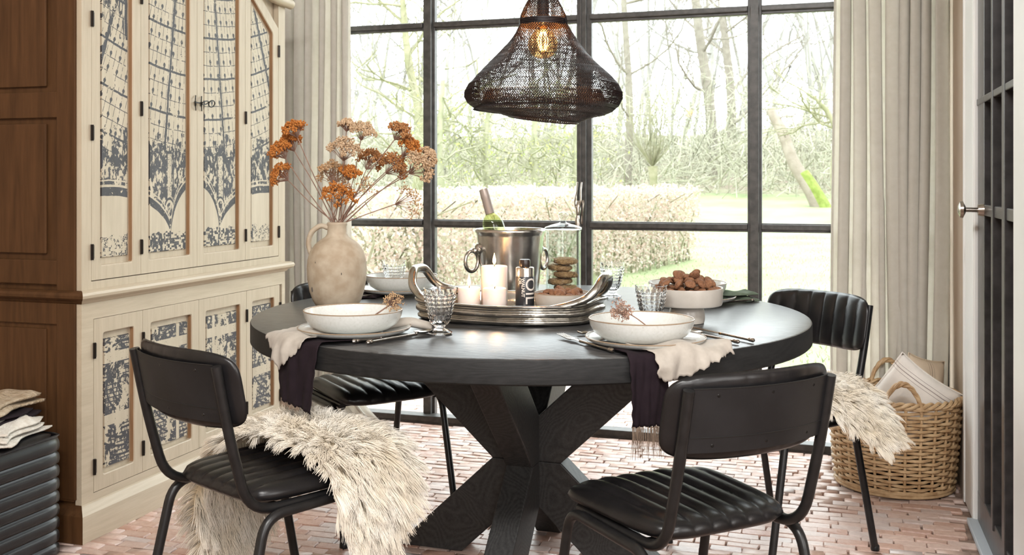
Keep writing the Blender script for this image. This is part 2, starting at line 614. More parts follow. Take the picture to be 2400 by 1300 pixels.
def in_view(b):
    d = Vector((b[0], b[1], 0)) - CAMP
    z = d.dot(CF)
    if z < 0.5: return None
    px, py = 1200 + 2366 * d.dot(CR) / z, 425 - 2366 * d.z / z
    if not (10 < px < 2330 and py < 1292): return None
    if b[0] < -2.24 and b[1] > 2.6 or b[0] < -2.25: return None          # behind the cabinet and the pouf
    if (b[0] - .225) ** 2 + (b[1] - 4.17) ** 2 < .22 ** 2: return None     # under the basket
    return z


bricks = lay_bricks(-2.88, XR, 2.3, 4.54, 5)
shown = sorted([(in_view(b), i) for i, b in enumerate(bricks) if in_view(b)])
single = set(i for _, i in shown[:300])
sv, sf, k = [], [], 0
for i, (bx, by, bz, br, bv) in enumerate(bricks):
    if i in single:
        o = bpy.data.objects.new('brick', BRM[bv])
        o.location = (bx, by, bz); o.rotation_euler = (0, 0, br)
        link(o, floor)
    else:
        V, F = BRV[bv]
        c, s = math.cos(br), math.sin(br)
        sv.append(np.c_[V[:, 0] * c - V[:, 1] * s + bx, V[:, 0] * s + V[:, 1] * c + by, V[:, 2] + bz]); sf.append(F + k); k += len(V)
tag(np_mesh('brick_paving', np.vstack(sv), np.vstack(sf), M['brick'], floor), kind='stuff')

# ---- walls, ceiling
MB().box((-2.97, 0.95, 1.5), (0.14, 7.4, 3.1)).build('wall_left', M['plaster'], None, smooth=False)['kind'] = 'structure'
wb = MB()
wb.box((-2.82, YW + .06, 1.5), (0.16, 0.14, 3.1)); wb.box((-1.1, YW + .06, 2.99), (3.75, 0.14, 0.14))
wb.box((0.56, YW + .06, 1.5), (0.17, 0.14, 3.1))
wb.build('wall_window', M['plaster'], None, smooth=False)['kind'] = 'structure'
wr = MB()
wr.box((XR + .07, 4.345, 1.5), (0.14, 0.51, 3.1)); wr.box((XR + .07, 3.37, 2.72), (0.14, 1.46, 0.66))
wr.box((XR + .07, 2.78, 1.5), (0.14, 0.42, 3.1))
wr.build('wall_right', M['plaster'], None, smooth=False)['kind'] = 'structure'
MB().box((1.25, 3.3, 1.5), (0.1, 2.6, 3.1)).build('wall_passage', pmat('passage_wall', (0.10, 0.10, 0.11), 0.9), None, smooth=False)['kind'] = 'structure'  # backing behind the door glass; its dark grey stands in for an unlit passage
MB().box((0.65, 0.72, 3.09), (7.4, 8.0, 0.08)).build('ceiling', M['ceiling'], None, smooth=False)['kind'] = 'structure'

MB().box((0.65, -3.25, 1.5), (7.4, 0.12, 3.1)).build('wall_back', M['plaster'], None, smooth=False)['kind'] = 'structure'
MB().box((4.25, -0.3, 1.5), (0.12, 6.0, 3.1)).build('wall_east', M['plaster'], None, smooth=False)['kind'] = 'structure'
MB().box((2.42, 2.64, 1.5), (3.62, 0.12, 3.1)).build('wall_north', M['plaster'], None, smooth=False)['kind'] = 'structure'

# door casing
cs = MB()
cs.box((XR + .020, 3.885, 1.2), (0.056, 0.27, 2.4)); cs.box((XR + .018, 3.775, 1.2), (0.060, 0.04, 2.4))
cs.box((XR + .017, 4.015, 1.2), (0.060, 0.03, 2.4))
cs.box((XR + .020, 2.78, 1.2), (0.056, 0.40, 2.4)); cs.box((XR + .020, 3.36, 2.42), (0.056, 1.5, 0.12))
cs.build('trim_1', M['white_paint'], None, smooth=False, bevel=.004)['kind'] = 'structure'

# ---- glazed door in the right wall
door = struct('door_1', (XR + .03, 3.375, 0))
fr = MB()
D0, D1 = -0.385, 0.375
for y, wd in ((D1 - .075, .15), (D0 + .02, .04)):
    fr.box((0, y, 1.19), (0.055, wd, 2.38))
for z, hh in ((.06, .12), (1.075, .036), (2.34, .10)):
    fr.box((0, 0, z), (0.056, D1 - D0, hh))
fr.build('door_frame', M['door_paint'], door, smooth=False, bevel=.003)
for y, wd in ((.025, .034), (-.19, .05)):
    MB().box((-.008, y, 1.2), (0.05, wd, 2.2)).build('muntin', M['door_paint'], door, smooth=False, bevel=.003)
MB().box((-.008, 0, 1.437), (0.046, D1 - D0, .022)).build('muntin', M['door_paint'], door, smooth=False, bevel=.003)
for y0, y1 in ((-.345, -.215), (-.165, .008), (.042, .225)):
    for z0, z1 in ((.12, 1.057), (1.093, 1.426), (1.448, 2.29)):
        MB().box((.01, (y0 + y1) / 2, (z0 + z1) / 2), (0.006, y1 - y0, z1 - z0)).build('pane', M['door_pane'], door, smooth=False)
kn = MB()
kn.tube([(-.028, .235, 1.075), (-.045, .235, 1.075)], [.022, .018], 14)
kn.tube([(-.04, .235, 1.075), (-.085, .235, 1.076)], [.008, .008], 10)
kn.tube([(-.082, .235, 1.076), (-.09, .235, 1.076), (-.1, .235, 1.076), (-.106, .235, 1.076)], [.012, .028, .026, .012], 16)
kn.build('door_knob', M['cutlery'], door)
MB().box((-.02, .02, .01), (.08, .74, .02)).build('threshold', pmat('pale_stone_threshold', (.42, .45, .48), .4), door, smooth=False, bevel=.003)

# ---- the steel window: four by three panes down to the floor
win = struct('window_1', (0, YW, 0))
MX = [-2.68, -1.895, -1.11, -0.329, 0.455]
MZ = [0.012, 0.962, 1.934, 2.90]
fr = MB()
for x in (MX[0], MX[4]):
    fr.box((x, 0.02, 1.46), (0.06, 0.05, 2.9))
fr.box((-1.11, .02, 2.90), (3.2, .05, .06))
fr.box((-1.11, -.02, 0.014), (3.14, .075, .03))
fr.build('window_frame', M['iron'], win, smooth=False, bevel=.003)
for i, x in enumerate(MX[1:4]):
    b = MB()
    wd = .072 if i == 1 else .062
    b.box((x, .03, 1.45), (wd, .035, 2.87)); b.box((x - (.008 if i == 1 else 0), .004, 1.45), (wd * .62, .03, 2.87))
    if i == 1: b.box((x - .012, -.014, 1.45), (.012, .012, 2.87))
    b.build('mullion', M['iron'], win, smooth=False, bevel=.0025)
for i in range(4):
    for z in MZ[1:3]:
        b = MB()
        x0, x1 = MX[i] + .03, MX[i + 1] - .03
        b.box(((x0 + x1) / 2, .03, z), (x1 - x0, .03, .040)); b.box(((x0 + x1) / 2, .008, z + .004), (x1 - x0, .026, .022))
        b.build('glazing_bar', M['iron'], win, smooth=False, bevel=.0025)
    for j in range(3):
        x0, x1 = MX[i] + .028, MX[i + 1] - .028
        z0, z1 = MZ[j] + .016, MZ[j + 1] - .016
        MB().box(((x0 + x1) / 2, .034, (z0 + z1) / 2), (x1 - x0, .005, z1 - z0)).build('pane', M['pane'], win, smooth=False)
# wrought latch on the meeting stile of the two casements
lt = MB()
lx, lz = -1.128, 1.02
for s in (-1, 1):
    lt.tube(smooth_path([(lx + s * .010 + .006, -.030, lz + .145), (lx + s * .010 + .004, -.036, lz + .10), (lx + s * .014, -.040, lz + .055), (lx + s * .004, -.036, lz + .0)], 5), .0042, 6)
lt.tube([(lx, -.02, lz + .055), (lx, -.034, lz + .02), (lx, -.034, lz - .01)], [.012, .014, .009], 10)
lt.tube(smooth_path([(lx, -.034, lz), (lx - .002, -.036, lz - .03), (lx, -.034, lz - .075)], 5), [.009, .008, .008, .009, .01, .011, .012, .013, .013, .014, .014], 8)
lt.tube(smooth_path([(lx + .012, -.03, lz + .06), (lx + .026, -.036, lz + .055), (lx + .024, -.04, lz + .02), (lx + .018, -.03, lz - .05)], 5), .005, 6)
lt.build('window_latch', M['cutlery'], win)


# ---- curtains
def curtain(name, label, x0, x1, yc, folds, amp, seed, puddle=0.0, ztop=2.86):
    q = random.Random(seed)
    ph = [q.uniform(0, 6) for _ in range(6)]
    fw = [q.uniform(.5, 1.6) for _ in range(folds + 1)]
    tot = sum(fw)
    cum = np.cumsum([0] + fw) / tot

    def fn(u, v):
        z = ztop * v + .004
        k = np.interp(u, cum, np.arange(len(cum)))
        spread = 1 + .10 * (1 - v) * math.sin(3 * u + ph[0])
        x = x0 + (x1 - x0) * (.5 + (u - .5) * spread) + .012 * math.sin(5 * v + ph[1] + 9 * u) * (1 - v)
        f = math.sin(2 * PI * k + .7 * math.sin(2.2 * v + ph[2]) + .5 * math.sin(5 * u + ph[3]))
        f = math.copysign(abs(f) ** .75, f)
        a = amp * (.75 + .35 * math.sin(7 * u + ph[4])) * (.85 + .25 * (1 - v))
        y = yc + a * f + .010 * math.sin(2 * PI * k * 2 + ph[5]) * (1 - v * .5)
        x += .018 * math.sin(4 * PI * k + ph[5])
        if puddle:
            t = max(0.0, 1 - z / .22) ** 1.6
            x += puddle * t * (u ** 2) * 1.3
            y -= puddle * .35 * t
        return (x, y, z)
    b = MB(); b.grid(fn, folds * 18, 46)
    t = thing(name, label, 'curtain')
    o = b.build('curtain_panel', M['curtain'], t, angle=None)
    so = o.modifiers.new('thick', 'SOLIDIFY'); so.thickness = .0025
    hb = MB()
    hb.tube([(x0 - .01, yc, ztop + .03), (x1 + .01, yc, ztop + .03)], .014, 10)
    hb.build('curtain_rail', M['iron'], t)
    return t


curtain('linen_curtain', 'beige linen curtain hanging between the wooden cabinet and the window, hem on the bricks', -2.77, -2.245, 4.47, 8, .042, 3, puddle=.17)
curtain('linen_curtain', 'beige linen curtain hanging at the window end behind the wicker basket', 0.025, 0.452, 4.47, 7, .05, 11)

# ================================================================== the cabinet
CAB = thing('painted_cabinet', 'tall washed-wood cabinet with printed arch-and-lattice panels beside the dining table', 'cabinet', (-2.325, 3.34, 0))


def print_material(name, lower):
    """dark screen-print of a glass dome over arches, worn away in patches: y runs along the front, z up"""
    m, nt, bs = new_mat(name)
    E.nt = nt
    tc = nt.nodes.new('ShaderNodeTexCoord')
    sp = nt.nodes.new('ShaderNodeSeparateXYZ'); nt.links.new(tc.outputs['Object'], sp.inputs[0])
    p0, z0 = E(sp.outputs[1]), E(sp.outputs[2])

    def nz(scale, sy=1, sz=1, detail=2):
        return E(noise(nt, coord(nt, 'Object', (1, sy, sz)), scale, detail, .6))
    fine, mid, big = nz(210, detail=2), nz(70, 1, .7), nz(16, 1, .45)
    p = p0 + (nz(20) - .5) * .006
    z = z0 + (nz(22) - .5) * .006
    one = lambda e: e.min(1.0).max(0.0)
    if not lower:
        zr = z - p * p * .33
        a = p / (3.0 - z)
        px_m = (3.0 - z)
        thick = zr.near(.16, .2) < (.0022 + fine * .004)
        thin = zr.near(.0533, .6) < (.0006 + fine * .0016)
        rib = (a.near(.0172) * px_m) < (.0004 + fine * .0014)
        aa = a.abs()
        bigrib = (((aa - .112).abs() * px_m) < (.002 + mid * .008)).max(((aa - .372).abs() * px_m) < (.001 + mid * .012))
        cu = a.near(.0344) * px_m
        cz = ((zr / .0533 + .6 + .5).frac() - .80).abs() * .0533
        drop = ((cu / .0068) * (cu / .0068) + (cz / .0085) * (cz / .0085)) < (.5 + fine * .9)
        cz2 = ((zr / .0533 + .6 + .5).frac() - .62).abs() * .0533
        drop2 = ((cu / .0035) * (cu / .0035) + (cz2 / .004) * (cz2 / .004)) < 1.0
        streak = ((z > 1.66) * ((p0 + .45).abs() < .09)) * (nz(45, 1, .08) > .60)
        lat = thick.max(thin * (mid > .40)).max(rib * (mid > .42)).max(drop).max(drop2).max(bigrib * (fine > .3)).max(streak)
        lat = lat * (big + fine * .3 > .50)
        # the ornate band, the columns and the arches
        side = aa > .1e9
        pc = p.abs()
        outer = pc > .163
        d = outer * (pc - .49).abs() + (1.0 - outer) * pc
        R = outer * .335 + (1.0 - outer) * .155
        q = d / R
        arch = .955 + (outer * .165 + (1.0 - outer) * .20) * (1.0 - q * q).sqrt()
        orn = (nz(62, 1, .55, 4) - (z - 1.05) * .0) > .475
        dens = nz(38, 1.3, .5, 3) > .52
        col = ((pc - .163).abs() - .022).abs() < .0035
        shaft = ((pc - .163).abs() < .012) * (z > 1.09) * (z < 1.27)
        dots = ((p0.near(.011) < .0022) * ((z - 1.098).abs() < .003))
        body = orn.max(dens * (z > 1.22)).max(col)
        body = body * (1.0 - shaft * (fine > .42)) * (1.0 - dots * ((pc - .163).abs() < .03))
        med = ((pc - .163) * (pc - .163) + (z - 1.065) * (z - 1.065) * .5).sqrt()
        body = (body * (1.0 - ((med - .022).abs() < .004))).max(((med - .028).abs() < .003))
        line = ((z - arch - .034).abs() < .004).max((z - arch - .052).abs() < .0025)
        above = z > (arch + .030)
        band = (z > arch) * (z < arch + .030) * (mid > .36)
        cell = nt.nodes.new('ShaderNodeTexWhiteNoise'); cell.noise_dimensions = '2D'
        cv = nt.nodes.new('ShaderNodeCombineXYZ')
        nt.links.new(((p0 + (nz(9) - .5) * .03) / .011).floor().s, cv.inputs[0]); nt.links.new((z0 / .007).floor().s, cv.inputs[1])
        nt.links.new(cv.outputs[0], cell.inputs['Vector'])
        city = (E(cell.outputs['Value']) * .45 + nz(40, 1.4, .6, 3) * 1.0 > .71) * (z < (.948 + big * .07)) * ((pc < .40).max(fine > .5))
        low = (above * body * (1.0 - line)).max(band).max(city)
        sel = (z + (nz(30, 1, .5, 3) - .5) * .22) > 1.29
        ink = sel * lat + (1.0 - sel) * low
        fade = (z > 1.27) * (z < 1.36)
        ink = ink.max(fade * (nz(50, 1, .6, 3) > .56))
    else:
        rowz = nz(7, .2, 1.6)
        a1 = nz(46, 1.0, .9, 4) > (.40 + rowz * .22)
        a2 = nz(90, 1.6, .5, 3) > .54
        blank = (z0.near(.21, .28) < .018)
        lines = (z0.near(.0145) < .0022) * (big > .5)
        split = ((p0.abs() - .115).abs() < .009)
        arcs = (((p0.near(.33, .25)) * (p0.near(.33, .25)) + (z0 - .47) * (z0 - .47)).sqrt().near(.03) < .004) * (big > .47)
        ink = (a1 * (nz(24, 1, 1.2, 2) > .40)).max(a2 * (big > .52)).max(lines).max(arcs)
        ink = ink * (1.0 - blank * (fine > .33)) * (1.0 - split) * (big + fine * .35 > .52)
    ink = ink * (nz(260, 1, .6) > .30)
    wv = noise(nt, coord(nt, 'Object', (4, 4, .5)), 9, 3)
    base = ramp(nt, wv, [(.3, (0.45, 0.385, 0.285)), (.7, (0.54, 0.47, 0.36))])
    inkc = ramp(nt, big.s, [(.3, (0.028, 0.025, 0.027)), (.7, (0.052, 0.051, 0.060))])
    nt.links.new(mixc(nt, ink.s, base, inkc), bs.inputs['Base Color'])
    bs.inputs['Roughness'].default_value = .6
    return m


M['print_up'] = print_material('printed_panel_upper', False)
M['print_low'] = print_material('printed_panel_lower', True)

DY0, DY1 = -.635, .645        # body ends along y


def outline_fillet(poly, r, n=4):
    out = []
    m = len(poly)
    for i in range(m):
        a, b, c = Vector(poly[i - 1]), Vector(poly[i]), Vector(poly[(i + 1) % m])
        u, v = (a - b).normalized(), (c - b).normalized()
        p, q = b + u * r, b + v * r
        for k in range(n + 1):
            t = k / n
            pt = p * (1 - t) ** 2 + b * 2 * t * (1 - t) + q * t * t
            out.append((pt.x, pt.y))
    return out


def inset_poly(poly, ds):
    """move each edge i (from vertex i to i+1) inward by ds[i]; counter-clockwise polygon"""
    m = len(poly)
    lines = []
    for i in range(m):
        a, b = Vector(poly[i]), Vector(poly[(i + 1) % m])
        t = (b - a).normalized()
        nrm = Vector((-t.y, t.x))
        lines.append((a + nrm * ds[i], t))
    out = []
    for i in range(m):
        (p, t), (q, s) = lines[i - 1], lines[i]
        den = t.x * s.y - t.y * s.x
        k = ((q.x - p.x) * s.y - (q.y - p.y) * s.x) / den
        out.append((p.x + t.x * k, p.y + t.y * k))
    return out


def make_door(poly, ins, pins, print_mat, hinges, wood_mat):
    """poly: counter-clockwise (y,z) outline seen from the front (+x)"""
    th, dep = .022, .017
    inner = inset_poly(poly, ins)
    fi = outline_fillet(inner, .012)
    nseg = len(fi) // len(poly)
    fi2 = outline_fillet(inset_poly(inner, [.003] * len(poly)), .010)
    b = MB()
    m = len(fi)
    vs = [(0.0, y, z) for y, z in poly] + [(-.003, poly[i][0], poly[i][1]) for i in range(len(poly))]
    n0 = len(poly)
    vs = [(0, y, z) for y, z in poly]                                # outer front
    vs += [(-th, y, z) for y, z in poly]                             # outer back
    vs += [(0, y, z) for y, z in fi]                                 # inner edge front
    vs += [(-.003, y, z) for y, z in fi2]                            # small step
    vs += [(-dep, y, z) for y, z in fi2]                             # recess floor edge
    fs = []
    for i in range(n0):
        j = (i + 1) % n0
        fs.append((i, i + n0, j + n0, j))
        base = 2 * n0 + i * nseg
        ring = [2 * n0 + (i * nseg + k) for k in range(nseg)]
        for k in range(nseg - 1):
            fs.append((i, ring[k + 1], ring[k]))
        nx = 2 * n0 + ((i + 1) * nseg) % m
        fs.append((i, j, nx, ring[-1]))
    for L in (0, 1):
        o1, o2 = 2 * n0 + L * m, 2 * n0 + (L + 1) * m
        for k in range(m):
            k2 = (k + 1) % m
            fs.append((o1 + k, o1 + k2, o2 + k2, o2 + k))
    fs.append(tuple(2 * n0 + 2 * m + k for k in range(m)))
    b.add(vs, fs)
    d = b.build('door', [wood_mat, M['cab_recess']], CAB, smooth=False, weld=True)
    for f in d.data.polygons:          # the sides and top of the recess are brown, the bottom ledge pale
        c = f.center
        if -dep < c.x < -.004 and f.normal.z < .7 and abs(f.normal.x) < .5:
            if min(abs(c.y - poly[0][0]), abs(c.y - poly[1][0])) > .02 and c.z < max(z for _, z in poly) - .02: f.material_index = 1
    pp = inset_poly(inner, pins)
    pb = MB()
    n = len(pp)
    pb.add([(-dep, y, z) for y, z in pp] + [(-dep + .006, y, z) for y, z in inset_poly(pp, [.002] * n)],
           [tuple(range(n, 2 * n))] + [(i, (i + 1) % n, n + (i + 1) % n, n + i) for i in range(n)])
    pr = pb.build('printed_panel', print_mat, d, smooth=False, weld=True)
    pr['label'] = 'panel with dark printed architecture on cream wood'
    for hy, hz in hinges:
        hb = MB(); hb.tube([(.003, hy, hz - .026), (.003, hy, hz + .026)], .0055, 8)
        hb.box((.0005, hy + .006, hz), (.002, .012, .045))
        hb.build('hinge', M['hinge'], d)
    return d


# carcass
bd = MB()
bd.box((-.287, .005, .395), (.530, 1.27, .79)); bd.box((-.287, .005, 1.38), (.520, 1.262, 1.16))
bd.build('body', M['cab_side'], CAB, smooth=False)
sd = MB()          # frame of the near side: stiles and rails proud of the panels
ys = DY0 - .001
for x, wd in ((-.045, .075), (-.535, .03)):
    sd.box((x - .012, ys - .001, .45), (wd, .010, .64)); sd.box((x - .012, ys - .001, 1.36), (wd, .010, 1.1))
for z, hh in ((.165, .08), (.735, .07), (.87, .08), (1.42, .085)):
    sd.box((-.29, ys, z), (.53, .010, hh))
for z0, z1 in ((.22, .69), (.925, 1.365), (1.475, 1.9)):
    sd.box((-.31, ys + .002, (z0 + z1) / 2), (.34, .010, z1 - z0 - .012))
sd.build('side_frame', M['cab_side'], CAB, smooth=False, bevel=.003)
up = MB()
for y0, y1 in ((DY0, -.590), (.590, DY1)):
    up.box((-.012, (y0 + y1) / 2, 1.38), (.024, y1 - y0, 1.17))
up.box((-.012, 0, .826), (.024, 1.18, .026))
up.build('upper_face_frame', M['cab_front'], CAB, smooth=False)
lo = MB()
for y0, y1 in ((DY0, -.580), (.618, DY1)):
    lo.box((-.012, (y0 + y1) / 2, .44), (.024, y1 - y0, .68))
lo.box((-.012, .019, .752), (.024, 1.198, .075)); lo.box((-.012, .019, .125), (.024, 1.198, .03))
lo.build('lower_face_frame', M['cab_horizontal'], CAB, smooth=False)
# moulding round the waist
pr_ = [(-.001, .768), (.006, .772), (.010, .779), (.022, .783), (.030, .790), (.032, .799), (.028, .807), (.018, .812), (-.001, .813)]


def moulding(name, prof, mat_f, mat_s):
    f_, s_ = MB(), MB()
    n = len(prof)
    vs = []
    for x, z in prof: vs.append((x, DY0 - max(x, 0), z))
    for x, z in prof: vs.append((x, DY1 + max(x, 0), z))
    f_.add(vs, [(i, i + 1, n + i + 1, n + i) for i in range(n - 1)] + [tuple(range(n, 2 * n)), tuple(range(n - 1, -1, -1))])
    vs = []
    for x, z in prof: vs.append((max(x, 0), DY0 - x, z))
    for x, z in prof: vs.append((-.55, DY0 - x, z))
    s_.add(vs, [(n + i, n + i + 1, i + 1, i) for i in range(n - 1)] + [tuple(range(n, 2 * n))])
    o = f_.build(name, mat_f, CAB, angle=35, weld=True)
    s_.build(name, mat_s, CAB, angle=35, weld=True)


moulding('waist_moulding', pr_, M['cab_horizontal'], M['cab_side'])
moulding('plinth', [(.030, 0), (.030, .082), (.029, .088), (.019, .098), (.010, .104), (.006, .112), (-.001, .115)], M['cab_horizontal'], M['cab_side'])
# arched pediment with its cornice
pd = MB()
arc = [(DY0, 1.95), (-.47, 1.97), (-.32, 2.10), (0, 2.2), (.32, 2.10), (.47, 1.97), (DY1, 1.95)]
pts = [(y, z) for y, z in arc]
k = len(pts)
vs = [(-.026, y, 1.8) for y, z in pts] + [(-.026, y, z) for y, z in pts] + [(-.5, y, z) for y, z in pts]
pd.add(vs, [(i, i + 1, k + i + 1, k + i) for i in range(k - 1)] + [(k + i, k + i + 1, 2 * k + i + 1, 2 * k + i) for i in range(k - 1)])
pd.build('pediment', M['cab_front'], CAB, smooth=False)
cn = MB()
cn.tube(smooth_path([(.012, y + (-.03 if y < -.6 else .03 if y > .6 else 0), z + .01) for y, z in arc], 6), .022, 10)
cn.build('cornice', M['cab_horizontal'], CAB)

yu = [-.589, -.3395, -.0085, .3255, .5885]
zb = .842
g = .0012
for i in range(4):
    a, b_ = yu[i] + g, yu[i + 1] - g
    if i == 0:
        poly = [(a, zb), (b_, zb), (b_, 2.05), (a, 1.842)]
    elif i == 3:
        poly = [(a, zb), (b_, zb), (b_, 1.842), (a, 2.05)]
    elif i == 1:
        poly = [(a, zb), (b_, zb), (b_, 2.16), (a, 2.06)]
    else:
        poly = [(a, zb), (b_, zb), (b_, 2.06), (a, 2.16)]
    hy = {0: yu[0], 1: yu[1], 2: yu[3], 3: yu[4]}[i]
    hz = {0: (.936, 1.329, 1.704), 1: (.938, 1.425, 1.82), 2: (.945, 1.433, 1.96), 3: (.947, 1.741)}[i]
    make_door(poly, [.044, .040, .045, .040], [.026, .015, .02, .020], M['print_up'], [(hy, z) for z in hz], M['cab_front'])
yl = [-.578, -.330, .003, .334, .6]
for i in range(4):
    a, b_ = yl[i] + g, yl[i + 1] - g
    hy = {0: yl[0], 1: yl[1], 2: yl[3], 3: yl[4]}[i]
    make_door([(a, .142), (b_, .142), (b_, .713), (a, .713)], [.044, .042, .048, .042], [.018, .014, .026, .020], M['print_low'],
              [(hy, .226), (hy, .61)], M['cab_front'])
# forged latches at the middle of the upper doors
for s, y in (('a', -.040), ('b', -.002)):
    lb = MB()
    lb.tube(smooth_path([(.003, y + .018, 1.497), (.010, y + .006, 1.482), (.014, y, 1.470), (.010, y + .007, 1.455), (.003, y + .019, 1.441)], 4), [.0021] * 17, 6)
    lb.tube([(.002, y + .016, 1.470), (.014, y, 1.470)], .0024, 6); lb.tube([(.002, y + .017, 1.475), (.003, y + .017, 1.457)], [.004, .0025], 8)
    if s == 'a':
        lb.tube([(.014, y, 1.470), (.012, y + .034, 1.469)], .0024, 6)
    else:
        c = Vector((.018, y + .020, 1.472))
        lb.tube([c + Vector((.002 * math.sin(t), .021 * math.cos(t), .0065 * math.sin(t) + .004 * math.cos(t))) for t in np.linspace(0, 2 * PI, 18)[:-1]], .0022, 6, closed=True)
        c = Vector((.020, y + .060, 1.471))
        lb.tube([c + Vector((.004 * math.sin(t), .019 * math.cos(t), .0125 * math.sin(t))) for t in np.linspace(0, 2 * PI, 22)[:-1]], .0024, 6, closed=True)
    lb.build('latch', M['black'], CAB)

# ================================================================== the dining table
TC = (-.903, 3.035)
ZT = .76
table = thing('dining_table', 'round black oak dining table on crossed beam legs, laid for four', 'table', (TC[0], TC[1], 0))
tb = MB()
R_, th_ = .85, .062
prof = [(0, ZT - th_), (R_ - .004, ZT - th_), (R_, ZT - th_ + .004), (R_, ZT - .006), (R_ - .002, ZT - .002), (R_ - .006, ZT), (0, ZT)]
tb.lathe(prof, 128)
tt = tb.build('tabletop', [M['table_top'], M['table_edge']], table, angle=30, weld=True)
for f in tt.data.polygons:
    if f.normal.z < .5: f.material_index = 1
zh = .305


def beam(dirx, diry, up):
    """one arm of the crossed base, from the hub outwards"""
    b = MB()
    t, wd = .152, .085
    rise = .94 * (1 if up else -1)
    zend = ZT - th_ if up else 0.0
    run = (zend - zh) / rise
    c, s = math.cos(math.atan(abs(rise))), math.sin(math.atan(abs(rise)))
    hz = t / 2 / c                       # half height measured vertically
    e = Vector((dirx, diry, 0)); sd_ = Vector((-diry, dirx, 0)) * (wd / 2)
    # side profile: starts on the hub axis, cut level at its end
    def at(r, z): return e * r + Vector((0, 0, z))
    r_hi = (zend - (zh - hz * (1 if up else -1))) / rise
    r_lo = (zend - (zh + hz * (1 if up else -1))) / rise
    ins = hz / abs(rise)
    prof = [at(0, zh), at(0, zh + hz * (1 if up else -1)), at(r_lo, zend), at(r_hi, zend), at(ins, zh)]
    n = len(prof)
    vs = [tuple(p + sd_) for p in prof] + [tuple(p - sd_) for p in prof]
    fs = [tuple(range(n)), tuple(range(2 * n - 1, n - 1, -1))] + [((i + 1) % n, i, n + i, n + (i + 1) % n) for i in range(n)]
    b.add(vs, fs)
    return b.build('leg_beam', M['table_leg'], table, smooth=False, weld=True, bevel=.004)


for dx, dy in ((1, 0), (-1, 0), (0, 1), (0, -1)):
    beam(dx, dy, True); beam(dx, dy, False)


# ================================================================== the chairs
def superpt(u, v, k=.5):
    """map the square [-1,1]^2 to a rounded square"""
    r = max(abs(u), abs(v))
    if r < 1e-9: return 0.0, 0.0
    a = math.atan2(v, u)
    n = 5.0
    q = (abs(math.cos(a)) ** n + abs(math.sin(a)) ** n) ** (-1 / n)
    return r * q * math.cos(a), r * q * math.sin(a)


def cushion_surface(fn_top, fn_bot, nu, nv):
    b = MB()
    b.grid(fn_top, nu, nv); b.grid(fn_bot, nu, nv, flip=True)
    return b


NR = 8


def ribs(x, hw, amp):
    t = (x / hw + 1) / 2 * NR
    return amp * (abs(math.sin(PI * t)) ** .55 - 1)


